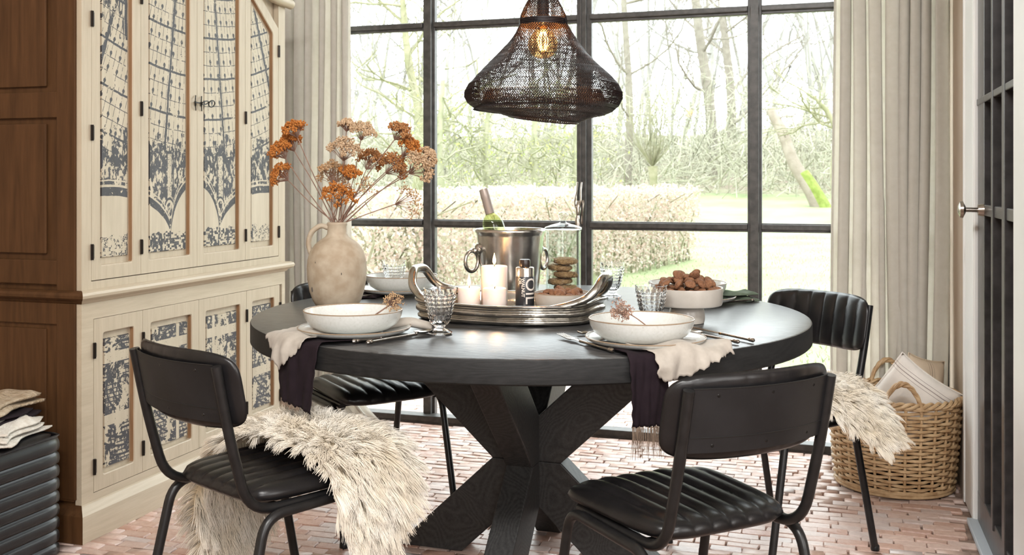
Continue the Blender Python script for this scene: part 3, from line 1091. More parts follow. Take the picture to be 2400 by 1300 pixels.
def make_chair(label, group):
    t = thing('dining_chair', label, 'chair', (0, 0, 0), 0, group)
    # seat
    def seat(sign):
        def fn(u, v):
            x, y = superpt(2 * u - 1, 2 * v - 1)
            e = max(abs(2 * u - 1), abs(2 * v - 1))
            hw = .178 + .026 * (y + 1) / 2
            X, Y = x * hw, y * .200 + .004
            edge = math.sqrt(max(0.0, 1 - e ** 8))
            if sign > 0:
                z = .459 + .028 * edge + ribs(X, hw, .0075) * (edge ** .5) - .012 * max(0, y) ** 3
            else:
                z = .459 - .021 * edge - .012 * max(0, y) ** 3
            return (X, Y, z)
        return fn
    lin = lambda k, n: k
    def warp(f):   # denser samples towards the rim so that it rounds off
        def g_(u, v):
            s = lambda q: .5 + .5 * math.copysign(abs(2 * q - 1) ** .80, 2 * q - 1)
            return f(u, s(v))
        return g_
    cushion_surface(warp(seat(1)), warp(seat(-1)), NR * 9 + 1, 25).build('seat', M['leather'], t, angle=None, weld=True)
    # backrest
    zc, hz, hw = .7125, .0885, .207

    def back(sign):
        def fn(u, v):
            x, y = superpt(2 * u - 1, 2 * v - 1)
            e = max(abs(2 * u - 1), abs(2 * v - 1))
            X, Zz = x * hw, zc + y * hz
            edge = math.sqrt(max(0.0, 1 - e ** 6))
            yc = -.268 - .035 * (Zz - .627) / .172 + .050 * (X / hw) ** 2
            if sign > 0:
                Y = yc + .020 * edge + ribs(X, hw, .006) * (edge ** .5)
            else:
                Y = yc - .014 * edge + ribs(X, hw, -.0016) * (1 if e > .72 else 0) * edge
            return (X, Y, Zz)
        return fn
    b = MB()
    b.grid(warp(back(1)), NR * 9 + 1, 21, flip=True); b.grid(warp(back(-1)), NR * 9 + 1, 21)
    b.build('backrest', M['leather'], t, angle=None, weld=True)
    # board screwed to the rear of the backrest
    bb = MB()

    def board(off):
        def fn(u, v):
            X = (2 * u - 1) * .168; Zz = .645 + v * .128
            return (X, -.2845 - off - .035 * (Zz - .627) / .172 + .050 * (X / hw) ** 2, Zz)
        return fn
    bb.grid(board(.007), 15, 5); bb.grid(board(-.003), 15, 5, flip=True)
    bb.build('back_board', M['leather_back'], t, angle=None)
    sm = MB()
    for z in (.676, .7735):
        sm.tube([((2 * u - 1) * .168, -.2915 - .035 * (z - .627) / .172 + .050 * ((2 * u - 1) * .168 / hw) ** 2, z) for u in np.linspace(0, 1, 13)], .0013, 5)
    sm.build('board_seam', M['black'], t)
    for x in (-.118, 0, .118):
        for z in (.660, .760):
            y = -.289 - .035 * (z - .627) / .172 + .050 * (x / hw) ** 2
            o = MB(); o.lathe([(0, .003), (.003, .0028), (.0045, .0012), (.0048, 0)], 10)
            q = o.mesh('bolt', M['bolt']); q.transform(Matrix.Translation((x, y, z)) @ Matrix.Rotation(PI / 2, 4, 'X'))
            link(bpy.data.objects.new('bolt', q), t)
    r = .0118
    for s in (-1, 1):
        yb = lambda z: -.268 - .035 * (z - .627) / .172 + .050 * (.178 / .207) ** 2 - .026
        ub = MB()
        ub.tube(fillet_path([(s * .178, yb(.772), .772), (s * .178, yb(.63), .63), (s * .176, -.205, .437), (s * .172, -.06, .430), (s * .172, .13, .430)], .075, 7), r, 10)
        ub.build('back_upright', M['tube'], t, angle=50)
        x1, x2 = s * .197, s * .209
        for a, c, e in ((-.160, -.272, -1), (.118, .222, 1)):
            lb_ = MB()
            lb_.tube(fillet_path([(x1, -.02, .4265), (x1, a + .015 * e, .4265), (x2, c, .004)], .05, 7), r, 10)
            lg = lb_.build('leg', M['tube'], t, angle=50)
            fb = MB(); fb.lathe([(.0128, 0), (.0138, .003), (.0132, .016), (.0118, .018)], 12)
            q = fb.mesh('foot_cap', M['black']); q.transform(Matrix.Translation((x2, c, 0)))
            link(bpy.data.objects.new('foot_cap', q), lg)
    cr = MB(); cr.tube([(-.19, .09, .4265), (.19, .09, .4265)], .008, 8); cr.tube([(-.19, -.11, .4265), (.19, -.11, .4265)], .008, 8)
    cr.build('seat_brace', M['tube'], t, angle=50)
    return t


CG = 'black leather dining chairs round the table'
chair0 = make_chair('black ribbed leather chair seen from behind, its bare seat towards the table', CG)
chair0.location = (-.330, 2.256, 0); chair0.rotation_euler = (0, 0, .769)
cB = copy_tree(chair0); cB.location = (-1.301, 2.204, 0); cB.rotation_euler = (0, 0, -.428)
cB['label'] = 'black ribbed leather chair in front of the cabinet doors, large cream sheepskin over its seat'
cC = copy_tree(chair0); cC.location = (-1.526, 3.210, 0); cC.rotation_euler = (0, 0, -2.25)
cC['label'] = 'black leather chair on the far side of the table behind the stoneware jug'
cD = copy_tree(chair0); cD.location = (-.202, 3.314, 0); cD.rotation_euler = (0, 0, 2.479)
cD['label'] = 'black leather chair near the wicker basket, ribbed front of its back turned to us'


# ---- sheepskins
def fur_material(name, root, tip):
    m, nt, bs = new_mat(name)
    hi = nt.nodes.new('ShaderNodeHairInfo')
    n = noise(nt, coord(nt, 'Object'), 9, 2)
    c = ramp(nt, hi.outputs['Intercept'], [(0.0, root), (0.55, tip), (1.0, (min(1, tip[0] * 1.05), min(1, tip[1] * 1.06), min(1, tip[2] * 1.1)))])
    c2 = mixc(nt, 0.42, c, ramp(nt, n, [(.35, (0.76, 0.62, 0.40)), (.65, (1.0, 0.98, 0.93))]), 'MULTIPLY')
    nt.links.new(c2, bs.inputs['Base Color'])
    bs.inputs['Roughness'].default_value = .55
    bs.inputs['Specular IOR Level'].default_value = .3
    bs.inputs['Sheen Weight'].default_value = .2
    return m


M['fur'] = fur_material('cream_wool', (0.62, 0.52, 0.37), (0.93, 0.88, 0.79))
M['hide'] = pmat('sheep_hide', (0.66, 0.56, 0.42), .9)


def sheepskin(name, label, loc, rotz, path, halfw, cy, seed, nroot, length, lean, wmod=None, hump=0.0, twosided=False):
    """path: (x,z) points across the chair in the chair's own frame; the pelt is swept along y"""
    t = thing(name, label, 'sheepskin', loc, rotz)
    ctrl = smooth_path([(x, 0, z) for x, z in path], 8)
    xs = np.array([p.x for p in ctrl]); zs = np.array([p.z for p in ctrl])
    seg = np.r_[0, np.cumsum(np.hypot(np.diff(xs), np.diff(zs)))]
    S = seg / seg[-1]

    def pt(s, v):
        x = np.interp(s, S, xs); z = np.interp(s, S, zs)
        hw, c = halfw, cy
        if wmod: hw, c, dz = wmod(s)
        else: dz = 0
        edge = 1 - .25 * max(0, abs(2 * s - 1) - .75) / .25
        y = c + hw * edge * (2 * v - 1)
        mid = 1 - (2 * v - 1) ** 2
        return Vector((x, y, z + dz + hump * mid * (1 if .2 < s < .8 else max(0, 1 - abs(abs(s - .5) - .3) / .2)) - .03 * max(0, 2 * v - 1.35)))
    NU, NV = 60, 20
    P = np.array([[pt(i / (NU - 1), j / (NV - 1)) for j in range(NV)] for i in range(NU)])
    b = MB(); b.grid(lambda u, v: tuple(P[int(round(u * (NU - 1))), int(round(v * (NV - 1)))]), NU, NV)
    o = b.build('pelt', M['hide'], t, angle=None)
    so = o.modifiers.new('thick', 'SOLIDIFY'); so.thickness = .006; so.offset = 0
    # wool
    q = np.random.RandomState(seed)
    du = np.gradient(P, axis=0); dv = np.gradient(P, axis=1)
    Nn = np.cross(du, dv); Nn /= np.linalg.norm(Nn, axis=2, keepdims=True) + 1e-9
    if Nn[NU // 2, NV // 2, 2] < 0: Nn = -Nn

    def samp(A, uu, vv):
        fu, fv = uu * (NU - 1), vv * (NV - 1)
        i, j = np.minimum(fu.astype(int), NU - 2), np.minimum(fv.astype(int), NV - 2)
        a, c = (fu - i)[:, None], (fv - j)[:, None]
        return A[i, j] * (1 - a) * (1 - c) + A[i + 1, j] * a * (1 - c) + A[i, j + 1] * (1 - a) * c + A[i + 1, j + 1] * a * c
    uu = np.clip(q.rand(nroot) * 1.04 - .02, 0, 1); vv = np.clip(q.rand(nroot) * 1.08 - .04, 0, 1)
    root, nm = samp(P, uu, vv), samp(Nn, uu, vv)
    tu = samp(du, uu, vv); tu /= np.linalg.norm(tu, axis=1, keepdims=True) + 1e-9
    tv = samp(dv, uu, vv); tv /= np.linalg.norm(tv, axis=1, keepdims=True) + 1e-9
    out_u = np.where(uu[:, None] > .5, tu, -tu) * (np.abs(uu - .5)[:, None] * 2) ** .7
    out_v = np.where(vv[:, None] > .5, tv, -tv) * (np.abs(vv - .5)[:, None] * 2) ** 2.0
    if twosided:
        flip = (uu < .30) & (q.rand(nroot) < .5)
        nm[flip] *= -1
    # locks: neighbouring hairs share a direction
    nl = nroot // 26
    lu, lv = q.rand(nl), q.rand(nl)
    cell = {}
    lc = samp(P, lu, lv)
    lockdir = q.normal(0, 1, (nl, 3))
    locklen = q.uniform(.75, 1.25, nl)
    own = np.empty(nroot, int)
    for s0 in range(0, nroot, 2000):
        dd = ((root[s0:s0 + 2000, None, :] - lc[None]) ** 2).sum(2)
        own[s0:s0 + 2000] = dd.argmin(1)
    d = nm * lean[0] + out_u * lean[1] + out_v * lean[2] + np.array([0, 0, -1.0]) * lean[3] + lockdir[own] * .20 + q.normal(0, .07, (nroot, 3))
    d /= np.linalg.norm(d, axis=1, keepdims=True)
    L = length * locklen[own] * q.uniform(.75, 1.1, nroot)
    K = 5
    ts = np.linspace(0, 1, K)
    toc = (lc[own] - root)
    g = np.array([0, 0, -1.0])
    side = np.cross(d, g); side /= np.linalg.norm(side, axis=1, keepdims=True) + 1e-9
    ph = q.uniform(0, 6, nl)[own]
    C = np.zeros((nroot, K, 3))
    for k_, tt in enumerate(ts):
        C[:, k_] = root + d * (L * tt)[:, None] + g * (L * .45 * tt * tt)[:, None] + toc * (.75 * tt ** 1.3) + side * (np.sin(tt * 5 + ph) * .006 * tt)[:, None]
    hc = bpy.data.hair_curves.new('wool')
    hc.add_curves([K] * nroot)
    hc.position_data.foreach_set('vector', C.astype(np.float32).ravel())
    rad = np.tile(np.array([.00095, .0009, .0008, .00055, .0002], np.float32), nroot)
    at = hc.attributes.get('radius') or hc.attributes.new('radius', 'FLOAT', 'POINT')
    at.data.foreach_set('value', rad)
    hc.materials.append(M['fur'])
    ho = bpy.data.objects.new('wool', hc)
    link(ho, t)
    ho['kind'] = 'stuff'
    return t


def wmodB(s):
    hw = np.interp(s, [0, .14, .3, .5, .7, .86, 1], [.085, .125, .118, .12, .128, .110, .030])
    c = np.interp(s, [0, .15, .3, .5, .7, .86, 1], [.045, .075, .110, .115, .12, .110, .085])
    return hw, c, 0


sheepskin('sheepskin', 'large cream long-haired sheepskin draped over the chair in front of the cabinet', (-1.301, 2.204, 0), -.428,
          [(-.325, .20), (-.312, .31), (-.275, .43), (-.19, .505), (-.06, .528), (.06, .530), (.140, .522), (.200, .490), (.226, .40), (.212, .295)],
          .12, .115, 3, 44000, .064, (1.0, .35, .45, .35), wmodB, .012, True)


def wmodD(s):
    return np.interp(s, [0, .4, .7, 1], [.15, .15, .12, .055]), np.interp(s, [0, .5, 1], [-.0, -.02, -.09]), 0


sheepskin('sheepskin', 'smaller white sheepskin spilling over the edge of the chair near the basket', (-.202, 3.314, 0), 2.479,
          [(.16, .49), (.05, .505), (-.08, .525), (-.17, .545), (-.25, .530), (-.32, .485), (-.385, .415)],
          .14, -.02, 5, 30000, .045, (1.0, .55, .4, .25), wmodD, .01)

# ================================================================== pouf with cloths
pouf = thing('leather_pouf', 'cube pouf of ribbed black leather at the cabinet side', 'pouf', (-2.50, 2.40, 0))
pb = MB()
hx, hy, H = .2, .2, .385
NB = 9


def pouf_ring(z, k=1.0):
    t = z / (H - .02) * NB
    bulge = (abs(math.sin(PI * min(t, NB))) ** .42 - 1) * .0062 if z < H - .02 else -.004
    out = []
    n = 64
    for i in range(n):
        a = 2 * PI * i / n
        q = (abs(math.cos(a)) ** 14 + abs(math.sin(a)) ** 14) ** (-1 / 14)
        out.append(((hx + bulge) * q * math.cos(a) * k, (hy + bulge) * q * math.sin(a) * k, z))
    return out


zs_ = [0.0] + [(H - .02) * (i / (NB * 8)) for i in range(1, NB * 8 + 1)] + [H - .016, H - .008]
rings = [pouf_ring(z) for z in zs_]
V = [p for r in rings for p in r]
n = 64
F = [(i * n + k, i * n + (k + 1) % n, (i + 1) * n + (k + 1) % n, (i + 1) * n + k) for i in range(len(rings) - 1) for k in range(n)]
F.append(tuple(range(n - 1, -1, -1)))
pb.add(V, F)
pb.build('ribbed_side', M['leather'], pouf, angle=60)
pt_ = MB()


def ptop(u, v):
    x, y = superpt(2 * u - 1, 2 * v - 1)
    e = max(abs(2 * u - 1), abs(2 * v - 1))
    return (x * .1985, y * .1985, H - .010 + .016 * (1 - e ** 4) + .003 * math.sin(9 * u + 5 * v))


pt_.grid(ptop, 25, 25)
pt_.build('top_panel', M['leather'], pouf, angle=None)
pp_ = MB()
pp_.tube([p for p in pouf_ring(H - .010, 1.004)], .0042, 6, closed=True)
pp_.build('piping', M['leather'], pouf)


def crumpled(name, label, cat, loc, sx, sy, h, mat, seed, folds=3, thick=.004, rot=0, group=None):
    """a folded cloth: a stack of soft wavy layers"""
    q = random.Random(seed)
    t = thing(name, label, cat, loc, rot, group)
    for L in range(folds):
        ph = [q.uniform(0, 6) for _ in range(5)]
        z0 = h * L / folds

        def fn(u, v):
            x, y = (u - .5) * sx * (1 - .05 * L), (v - .5) * sy * (1 - .04 * L)
            x += .012 * math.sin(7 * v + ph[0]); y += .014 * math.sin(6 * u + ph[1])
            e = max(abs(2 * u - 1), abs(2 * v - 1))
            z = z0 + .004 + h * .5 * (.5 + .5 * math.sin(5 * u + ph[2]) * math.cos(4 * v + ph[3])) * (1 - e ** 4) + .006 * math.sin(16 * u + 9 * v + ph[4]) * (1 - e ** 2)
            return (x, y, max(z, .002 + z0 * .6))
        b = MB(); b.grid(fn, 40, 30)
        o = b.build('fold', mat, t, angle=None)
        s = o.modifiers.new('thick', 'SOLIDIFY'); s.thickness = thick
    return t


M['lace'] = pmat('white_lace_cotton', (0.66, 0.60, 0.52), .9, c2=(.78, .74, .67), scale=60, bmp=(170, .9, .006))
crumpled('lace_cloth', 'crumpled off-white lace cloth lying on the leather pouf', 'cloth', (-2.43, 2.46, .39), .20, .26, .042, M['lace'], 4, 3, .005, .3)
crumpled('folded_garment', 'folded black garment on the lace cloth upon the pouf', 'garment', (-2.50, 2.47, .436), .24, .24, .026, M['aubergine'], 9, 2, .006, .15)
crumpled('fleece_throw', 'tan fleece throw topmost on the pouf beside the cabinet', 'throw', (-2.53, 2.50, .466), .26, .26, .04, pmat('tan_fleece', (.42, .32, .21), .95, c2=(.56, .46, .34), scale=40, bmp=(90, 1, .01)), 14, 2, .008, .2)

# ================================================================== basket with cushions
bk = thing('wicker_basket', 'round wicker basket with two looped handles holding cushions by the wall', 'basket', (.228, 4.175, 0))
HB, NS = .352, 26


def brad(z): return .208 + .030 * (z / HB) ** .8


wv = MB()
rows = 25
for r_i in range(rows):
    z = .012 + (HB - .03) * r_i / (rows - 1)
    n = NS * 5
    sgn = 1 if r_i % 2 else -1
    pts = []
    for k in range(n):
        a = 2 * PI * k / n
        rr = brad(z) + sgn * .0075 * math.cos(a * NS / 2)
        pts.append((rr * math.cos(a), rr * math.sin(a), z + .0018 * math.sin(3 * a + r_i)))
    wv.tube(pts, .0058, 6, closed=True)
wv.build('weave', M['wicker'], bk)['kind'] = 'stuff'
for k in range(NS):
    a = 2 * PI * (k + .0) / NS
    sb = MB()
    sb.tube([(brad(z) * math.cos(a), brad(z) * math.sin(a), z) for z in np.linspace(.004, HB - .004, 6)], .0055, 6)
    sb.build('stake', M['wicker'], bk)
rb = MB()
for j in range(3):
    pts = []
    for k in range(150):
        a = 2 * PI * k / 150
        pts.append(((brad(HB) + .009 * math.cos(14 * a + j * 2.1)) * math.cos(a), (brad(HB) + .009 * math.cos(14 * a + j * 2.1)) * math.sin(a), HB - .004 + .009 * math.sin(14 * a + j * 2.1)))
    rb.tube(pts, .0065, 6, closed=True)
rb.build('braided_rim', M['wicker'], bk)
fb_ = MB()
for j in range(2):
    fb_.tube([((.214) * math.cos(a), .214 * math.sin(a), .010 + j * .011) for a in np.linspace(0, 2 * PI, 61)[:-1]], .007, 6, closed=True)
fb_.lathe([(0, .006), (.205, .006)], 40)
fb_.build('base', M['wicker'], bk)
for (ca, hh) in ((-1.50, .078), (1.62, .085)):
    hb_ = MB()
    for j in range(3):
        pts = []
        for k in range(34):
            t = k / 33
            aa = ca + (t - .5) * .56
            rr = brad(HB) + .002
            zz = HB - .02 + (hh + .02) * math.sin(PI * t) ** .62
            tw = 13 * t + j * 2 * PI / 3
            pts.append(((rr + .006 * math.cos(tw)) * math.cos(aa), (rr + .006 * math.cos(tw)) * math.sin(aa) , zz + .006 * math.sin(tw)))
        hb_.tube(pts, .0062, 6)
    hb_.build('handle', M['wicker'], bk)


def cushion(label, loc, rot, w_, h_, d_, mat, seed):
    t = thing('cushion', label, 'cushion', loc, rot=rot)
    q = random.Random(seed)
    ph = [q.uniform(0, 6) for _ in range(4)]

    def side(s):
        def fn(u, v):
            x, y = 2 * u - 1, 2 * v - 1
            e = (1 - abs(x) ** 2.6) * (1 - abs(y) ** 2.6)
            pin = 1 - .07 * (1 - y * y) * abs(x) ** 3
            pin2 = 1 - .07 * (1 - x * x) * abs(y) ** 3
            return (x * w_ / 2 * pin, s * (d_ / 2 * max(e, 0) ** .55 + .004 * math.sin(8 * x + ph[0]) * math.sin(6 * y + ph[1]) * e), y * h_ / 2 * pin2)
        return fn
    b = MB(); b.grid(side(-1), 25, 25); b.grid(side(1), 25, 25, flip=True)
    b.build('cover', mat, t, angle=None, weld=True)
    e = MB()
    pts = []
    for i in range(80):
        t_ = i / 20
        k = int(t_) % 4; f = t_ - int(t_)
        x, y = [(-1 + 2 * f, -1), (1, -1 + 2 * f), (1 - 2 * f, 1), (-1, 1 - 2 * f)][k]
        pin = 1 - .07 * (1 - y * y) * abs(x) ** 3; pin2 = 1 - .07 * (1 - x * x) * abs(y) ** 3
        pts.append((x * w_ / 2 * pin, 0, y * h_ / 2 * pin2))
    e.tube(pts, .003, 6, closed=True)
    e.build('seam', mat, t)
    return t


def stripe_cloth(name, base, stripe, period, width, axis):
    m, nt, bs = new_mat(name)
    E.nt = nt
    tc = nt.nodes.new('ShaderNodeTexCoord'); sp = nt.nodes.new('ShaderNodeSeparateXYZ'); nt.links.new(tc.outputs['Object'], sp.inputs[0])
    c = E(sp.outputs[axis])
    k = (c.near(period) < width).max((c.near(period) - .012).abs() < width * .5)
    b = ramp(nt, noise(nt, coord(nt), 25, 3), [(.3, base), (.7, tuple(min(1, x * 1.1) for x in base))])
    nt.links.new(mixc(nt, k.s, b, stripe), bs.inputs['Base Color'])
    bs.inputs['Roughness'].default_value = .9
    bump(nt, bs, noise(nt, coord(nt), 700, 2), .3, .0008)
    return m


M['cush1'] = stripe_cloth('white_striped_cotton', (.80, .75, .70), (.36, .30, .28), .15, .0016, 2)
M['cush2'] = stripe_cloth('beige_striped_cotton', (.60, .49, .37), (.36, .28, .21), .16, .002, 0)
cushion('off-white cushion with thin dark stripes standing in the wicker basket', (.245, 4.145, .285), (.25, .62, .15), .27, .40, .11, M['cush1'], 2)
cushion('plain beige cushion with one seam stripe behind the white cushion in the basket', (.335, 4.265, .300), (-.1, .25, .7), .19, .36, .10, M['cush2'], 6)

# ================================================================== things on the table
def single(name, label, cat, mb, mat, loc=(0, 0, 0), rotz=0, group=None, **kw):
    o = mb.build(name, mat, None, **kw)
    o.location = loc; o.rotation_euler = (0, 0, rotz)
    return tag(o, label, cat, group)


PSI = math.atan(750 / 2366)

# ---- stoneware jug
jug = thing('stoneware_jug', 'weathered cream stoneware jug with a loop handle holding dried flowers', 'jug', (-1.542, 2.972, ZT))
jp = [(0, .0), (.062, 0), (.068, .005), (.078, .022), (.088, .052), (.0945, .09), (.0965, .125), (.094, .155), (.086, .182), (.072, .203), (.054, .218), (.038, .228), (.0315, .238), (.0305, .262), (.0325, .268), (.033, .273), (.030, .276), (.0265, .272), (.0255, .24), (.03, .22), (0, .21)]
MB().lathe(jp, 48, rmod=lambda r, z, a, i: r * (1 + .006 * math.sin(2 * a + 9 * z) + .004 * math.sin(3 * a - 20 * z))).build('jug_body', M['jug'], jug, angle=60, weld=True)
hb = MB()
e = Vector((-.97, -.24, 0))
hb.tube(smooth_path([e * .027 + Vector((0, 0, .258)), e * .055 + Vector((0, 0, .263)), e * .083 + Vector((0, 0, .243)), e * .094 + Vector((0, 0, .21)), e * .088 + Vector((0, 0, .178)), e * .078 + Vector((0, 0, .165))], 6), [.013] * 3 + [.0115] * 28, 12, flat=.75)
hb.build('handle', M['jug'], jug)
sp_ = MB()
for a, z, s in ((-2.15, .062, .0085), (-.95, .115, .004), (-1.9, .15, .003), (-2.7, .09, .003)):
    rr = np.interp(z, [.022, .052, .09, .125, .155], [.078, .088, .0945, .0965, .094]) + .0002
    sp_.blob((rr * math.cos(a), rr * math.sin(a), z), s, 1, (.35, .55, 1.1))
sp_.build('chip', pmat('dark_chip', (.10, .085, .075), .9), jug)

# ---- dried flowers in the jug
M['stem'] = pmat('dry_stem', (0.20, 0.11, 0.08), .7, c2=(.30, .19, .14), scale=40)
FCOL = {
    'o': pmat('rust_orange_umbel', (0.40, 0.125, 0.02), .8, c2=(.56, .23, .055), scale=90),
    't': pmat('tan_umbel', (0.50, 0.33, 0.19), .8, c2=(.62, .46, .31), scale=90),
    'm': pmat('mixed_tan_umbel', (0.52, 0.30, 0.14), .8, c2=(.58, .42, .27), scale=60),
    'b': pmat('brown_orange_umbel', (0.38, 0.15, 0.045), .8, c2=(.50, .26, .11), scale=90),
    's': pmat('pale_brown_umbel', (0.47, 0.28, 0.14), .8, c2=(.60, .42, .25), scale=90),
    'p': pmat('dusky_umbel', (0.36, 0.20, 0.16), .8, c2=(.52, .35, .25), scale=120),
}


def octa(mb, c, r):
    x, y, z = c
    mb.add([(x + r, y, z), (x - r, y, z), (x, y + r, z), (x, y - r, z), (x, y, z + r), (x, y, z - r)],
           [(0, 2, 4), (2, 1, 4), (1, 3, 4), (3, 0, 4), (2, 0, 5), (1, 2, 5), (3, 1, 5), (0, 3, 5)])


def flower(name, label, cat, mouth, head, R, col, seed, bend=.012, sparse=False, group=None):
    q = random.Random(seed)
    mouth, head = Vector(mouth), Vector(head)
    ax = (head - mouth).normalized()
    t = thing(name, label, cat, tuple(mouth), 0, group)
    h = head - mouth
    neck = h - ax * R * .85
    side = ax.orthogonal().normalized() * q.uniform(-bend, bend)
    st = MB()
    st.tube(smooth_path([(0, 0, 0), neck * .5 + side + Vector((0, 0, .006)), neck], 8), [.0019] * 6 + [.0016] * 11, 6)
    fl = MB()
    u = ax.orthogonal().normalized(); v = ax.cross(u)
    nray = 16 if sparse else 30
    for i in range(nray):
        th = (i + .5) / nray
        r = math.sqrt(th) * 1.0
        a = i * 2.39996 + q.uniform(-.3, .3)
        tip = neck + ax * R * (.60 + .75 * math.cos(r * 1.5)) + (u * math.cos(a) + v * math.sin(a)) * R * r * 1.02 + Vector([q.uniform(-.1, .1) * R for _ in range(3)])
        st.tube([neck, neck * .5 + tip * .5 + ax * R * .04, tip], [.0009, .0007, .0006], 4)
        nb = 12 if sparse else 22
        for k in range(nb):
            b_ = Vector((q.gauss(0, 1), q.gauss(0, 1), q.gauss(0, 1))).normalized() * R * (.24 if sparse else .25) * q.uniform(.4, 1)
            octa(fl, tip + b_, q.uniform(.0022, .0042) * (.85 if sparse else 1))
    st.build('stem', M['stem'], t, angle=60)
    fl.build('flower_head', FCOL[col], t, smooth=False)
    return t


mouth = (-1.542, 2.972, 1.02)
HEADS = [(-1.663, 2.901, 1.34, .0345, 'o', 'rust orange dried flower highest of the cluster leaning left over the cabinet'),
         (-1.7, 2.941, 1.299, .0379, 'o', 'rust orange dried flower second from the top of the cluster leaning left'),
         (-1.716, 2.906, 1.27, .0361, 'o', 'rust orange dried flower third from the top of the cluster leaning left'),
         (-1.733, 2.94, 1.195, .038, 'o', 'rust orange dried flower lowest of the cluster leaning left'),
         (-1.524, 3.01, 1.357, .0253, 't', 'small tan dried flower at the very top of the jug bouquet'),
         (-1.434, 2.945, 1.333, .0356, 't', 'loose tan dried flower right beside the topmost one in the jug'),
         (-1.488, 2.919, 1.275, .0451, 't', 'broad tan dried flower just below the two topmost ones in the jug'),
         (-1.586, 3.026, 1.201, .0483, 'm', 'broad mixed tan dried flower directly above the jug handle side'),
         (-1.489, 2.96, 1.2, .0304, 'o', 'small orange dried flower between the mixed tan and the brown heads'),
         (-1.524, 2.944, 1.127, .0483, 'o', 'large orange dried flower lowest above the jug mouth'),
         (-1.473, 3.088, 1.244, .0444, 'b', 'brown orange dried flower in the middle of the jug bouquet'),
         (-1.474, 3.0, 1.159, .0503, 's', 'sparse pale brown dried flower with gaps, low in the middle of the bouquet'),
         (-1.388, 3.089, 1.225, .0455, 'b', 'brown orange dried flower right of the middle, before the window bar'),
         (-1.348, 3.041, 1.335, .0377, 'b', 'brownish dried flower highest on the right side of the bouquet'),
         (-1.326, 3.075, 1.278, .0423, 'o', 'bright orange dried flower upper right in the bouquet'),
         (-1.265, 3.013, 1.219, .0468, 't', 'pale tan dried flower furthest to the right in the bouquet'),
         (-1.267, 3.093, 1.253, .031, 't', 'small tan dried flower tucked behind the furthest right one'),
         (-1.344, 3.108, 1.11, .0541, 's', 'sparse drooping dried flower lowest on the right of the bouquet')]
for i, (x, y, z, R, c, lab) in enumerate(HEADS):
    mo = (mouth[0] + .012 * math.cos(i * 2.4), mouth[1] + .012 * math.sin(i * 2.4), mouth[2])
    flower('dried_flower', lab, 'dried flower', mo, (x, y, z), R * 1.14, c, 100 + i, sparse=(c == 's'), group='dried flowers in the stoneware jug')


# ---- plates and bowls
def bowl_material():
    m, nt, bs = new_mat('reactive_glaze_bowl')
    E.nt = nt
    tc = nt.nodes.new('ShaderNodeTexCoord'); sp = nt.nodes.new('ShaderNodeSeparateXYZ'); nt.links.new(tc.outputs['Object'], sp.inputs[0])
    x, y = E(sp.outputs[0]), E(sp.outputs[1])
    ang = E.op('ARCTAN2', y, x)
    ridge = ang.near(2 * PI / 72)
    spk = noise(nt, tc.outputs['Object'], 160, 2)
    c = ramp(nt, spk, [(.20, (.44, .42, .36)), (.33, (.62, .63, .60)), (.7, (.67, .68, .655))])
    nt.links.new(c, bs.inputs['Base Color'])
    bs.inputs['Roughness'].default_value = .2
    bs.inputs['Coat Weight'].default_value = .3
    return m


M['glaze'] = bowl_material()
bp_o = [(0, .004), (.070, .004), (.074, 0), (.080, .0005), (.098, .006), (.118, .020), (.128, .038), (.1315, .054)]
bp_i = [(.1285, .0545), (.125, .040), (.114, .024), (.094, .011), (.06, .008), (0, .008)]
pl_o = [(0, .003), (.085, .003), (.089, 0), (.096, .001), (.130, .007), (.146, .014), (.150, .020)]
pl_i = [(.1475, .0205), (.140, .0155), (.118, .010), (.07, .007), (0, .007)]


def make_bowl(label):
    t = thing('bowl', label, 'bowl', (0, 0, 0), 0, 'deep plates of the four place settings')
    n = 144
    ridge = lambda r, z, a, i: r * (1 + (.006 * math.cos(72 * a) if i > len(bp_o) and r > .05 and i < len(bp_o) + 4 else 0))
    MB().lathe(bp_o + bp_i, n, rmod=ridge).build('bowl_body', M['glaze'], t, angle=60, weld=True)
    MB().tube([(.130 * math.cos(a), .130 * math.sin(a), .0547) for a in np.linspace(0, 2 * PI, 97)[:-1]], .0019, 6, closed=True).build('brown_rim', M['ceramic_rim'], t)
    return t


def make_plate(label):
    t = thing('plate', label, 'plate', (0, 0, 0), 0, 'flat plates of the four place settings')
    MB().lathe(pl_o + pl_i, 72).build('plate_body', M['glaze'], t, angle=60, weld=True)
    MB().tube([(.149 * math.cos(a), .149 * math.sin(a), .0206) for a in np.linspace(0, 2 * PI, 97)[:-1]], .0016, 6, closed=True).build('brown_rim', M['ceramic_rim'], t)
    return t


b0 = make_bowl('pale deep plate in front of the stoneware jug'); p0_ = make_plate('flat plate under the deep plate in front of the jug')
SET = [((-1.216, 2.436), None, None),
       ((-.454, 2.502), 'pale deep plate holding the dusky dried sprig, by the cake stand', 'flat plate under the deep plate by the cake stand'),
       ((-1.496, 3.386), 'pale deep plate on the far side behind the jug and glass', 'flat plate under the far deep plate behind the jug'),
       ((-.467, 3.44), 'pale deep plate on the far side hidden behind the cake stand', 'flat plate on the far side beside the green napkin')]
for i, ((x, y), lb_, lp_) in enumerate(SET):
    b = b0 if i == 0 else copy_tree(b0)
    p = p0_ if i == 0 else copy_tree(p0_)
    p.location = (x + (.004, .010, -.006, .012)[i], y, ZT + .002); b.location = (x, y, ZT + .0125)
    if i: b['label'] = lb_; p['label'] = lp_


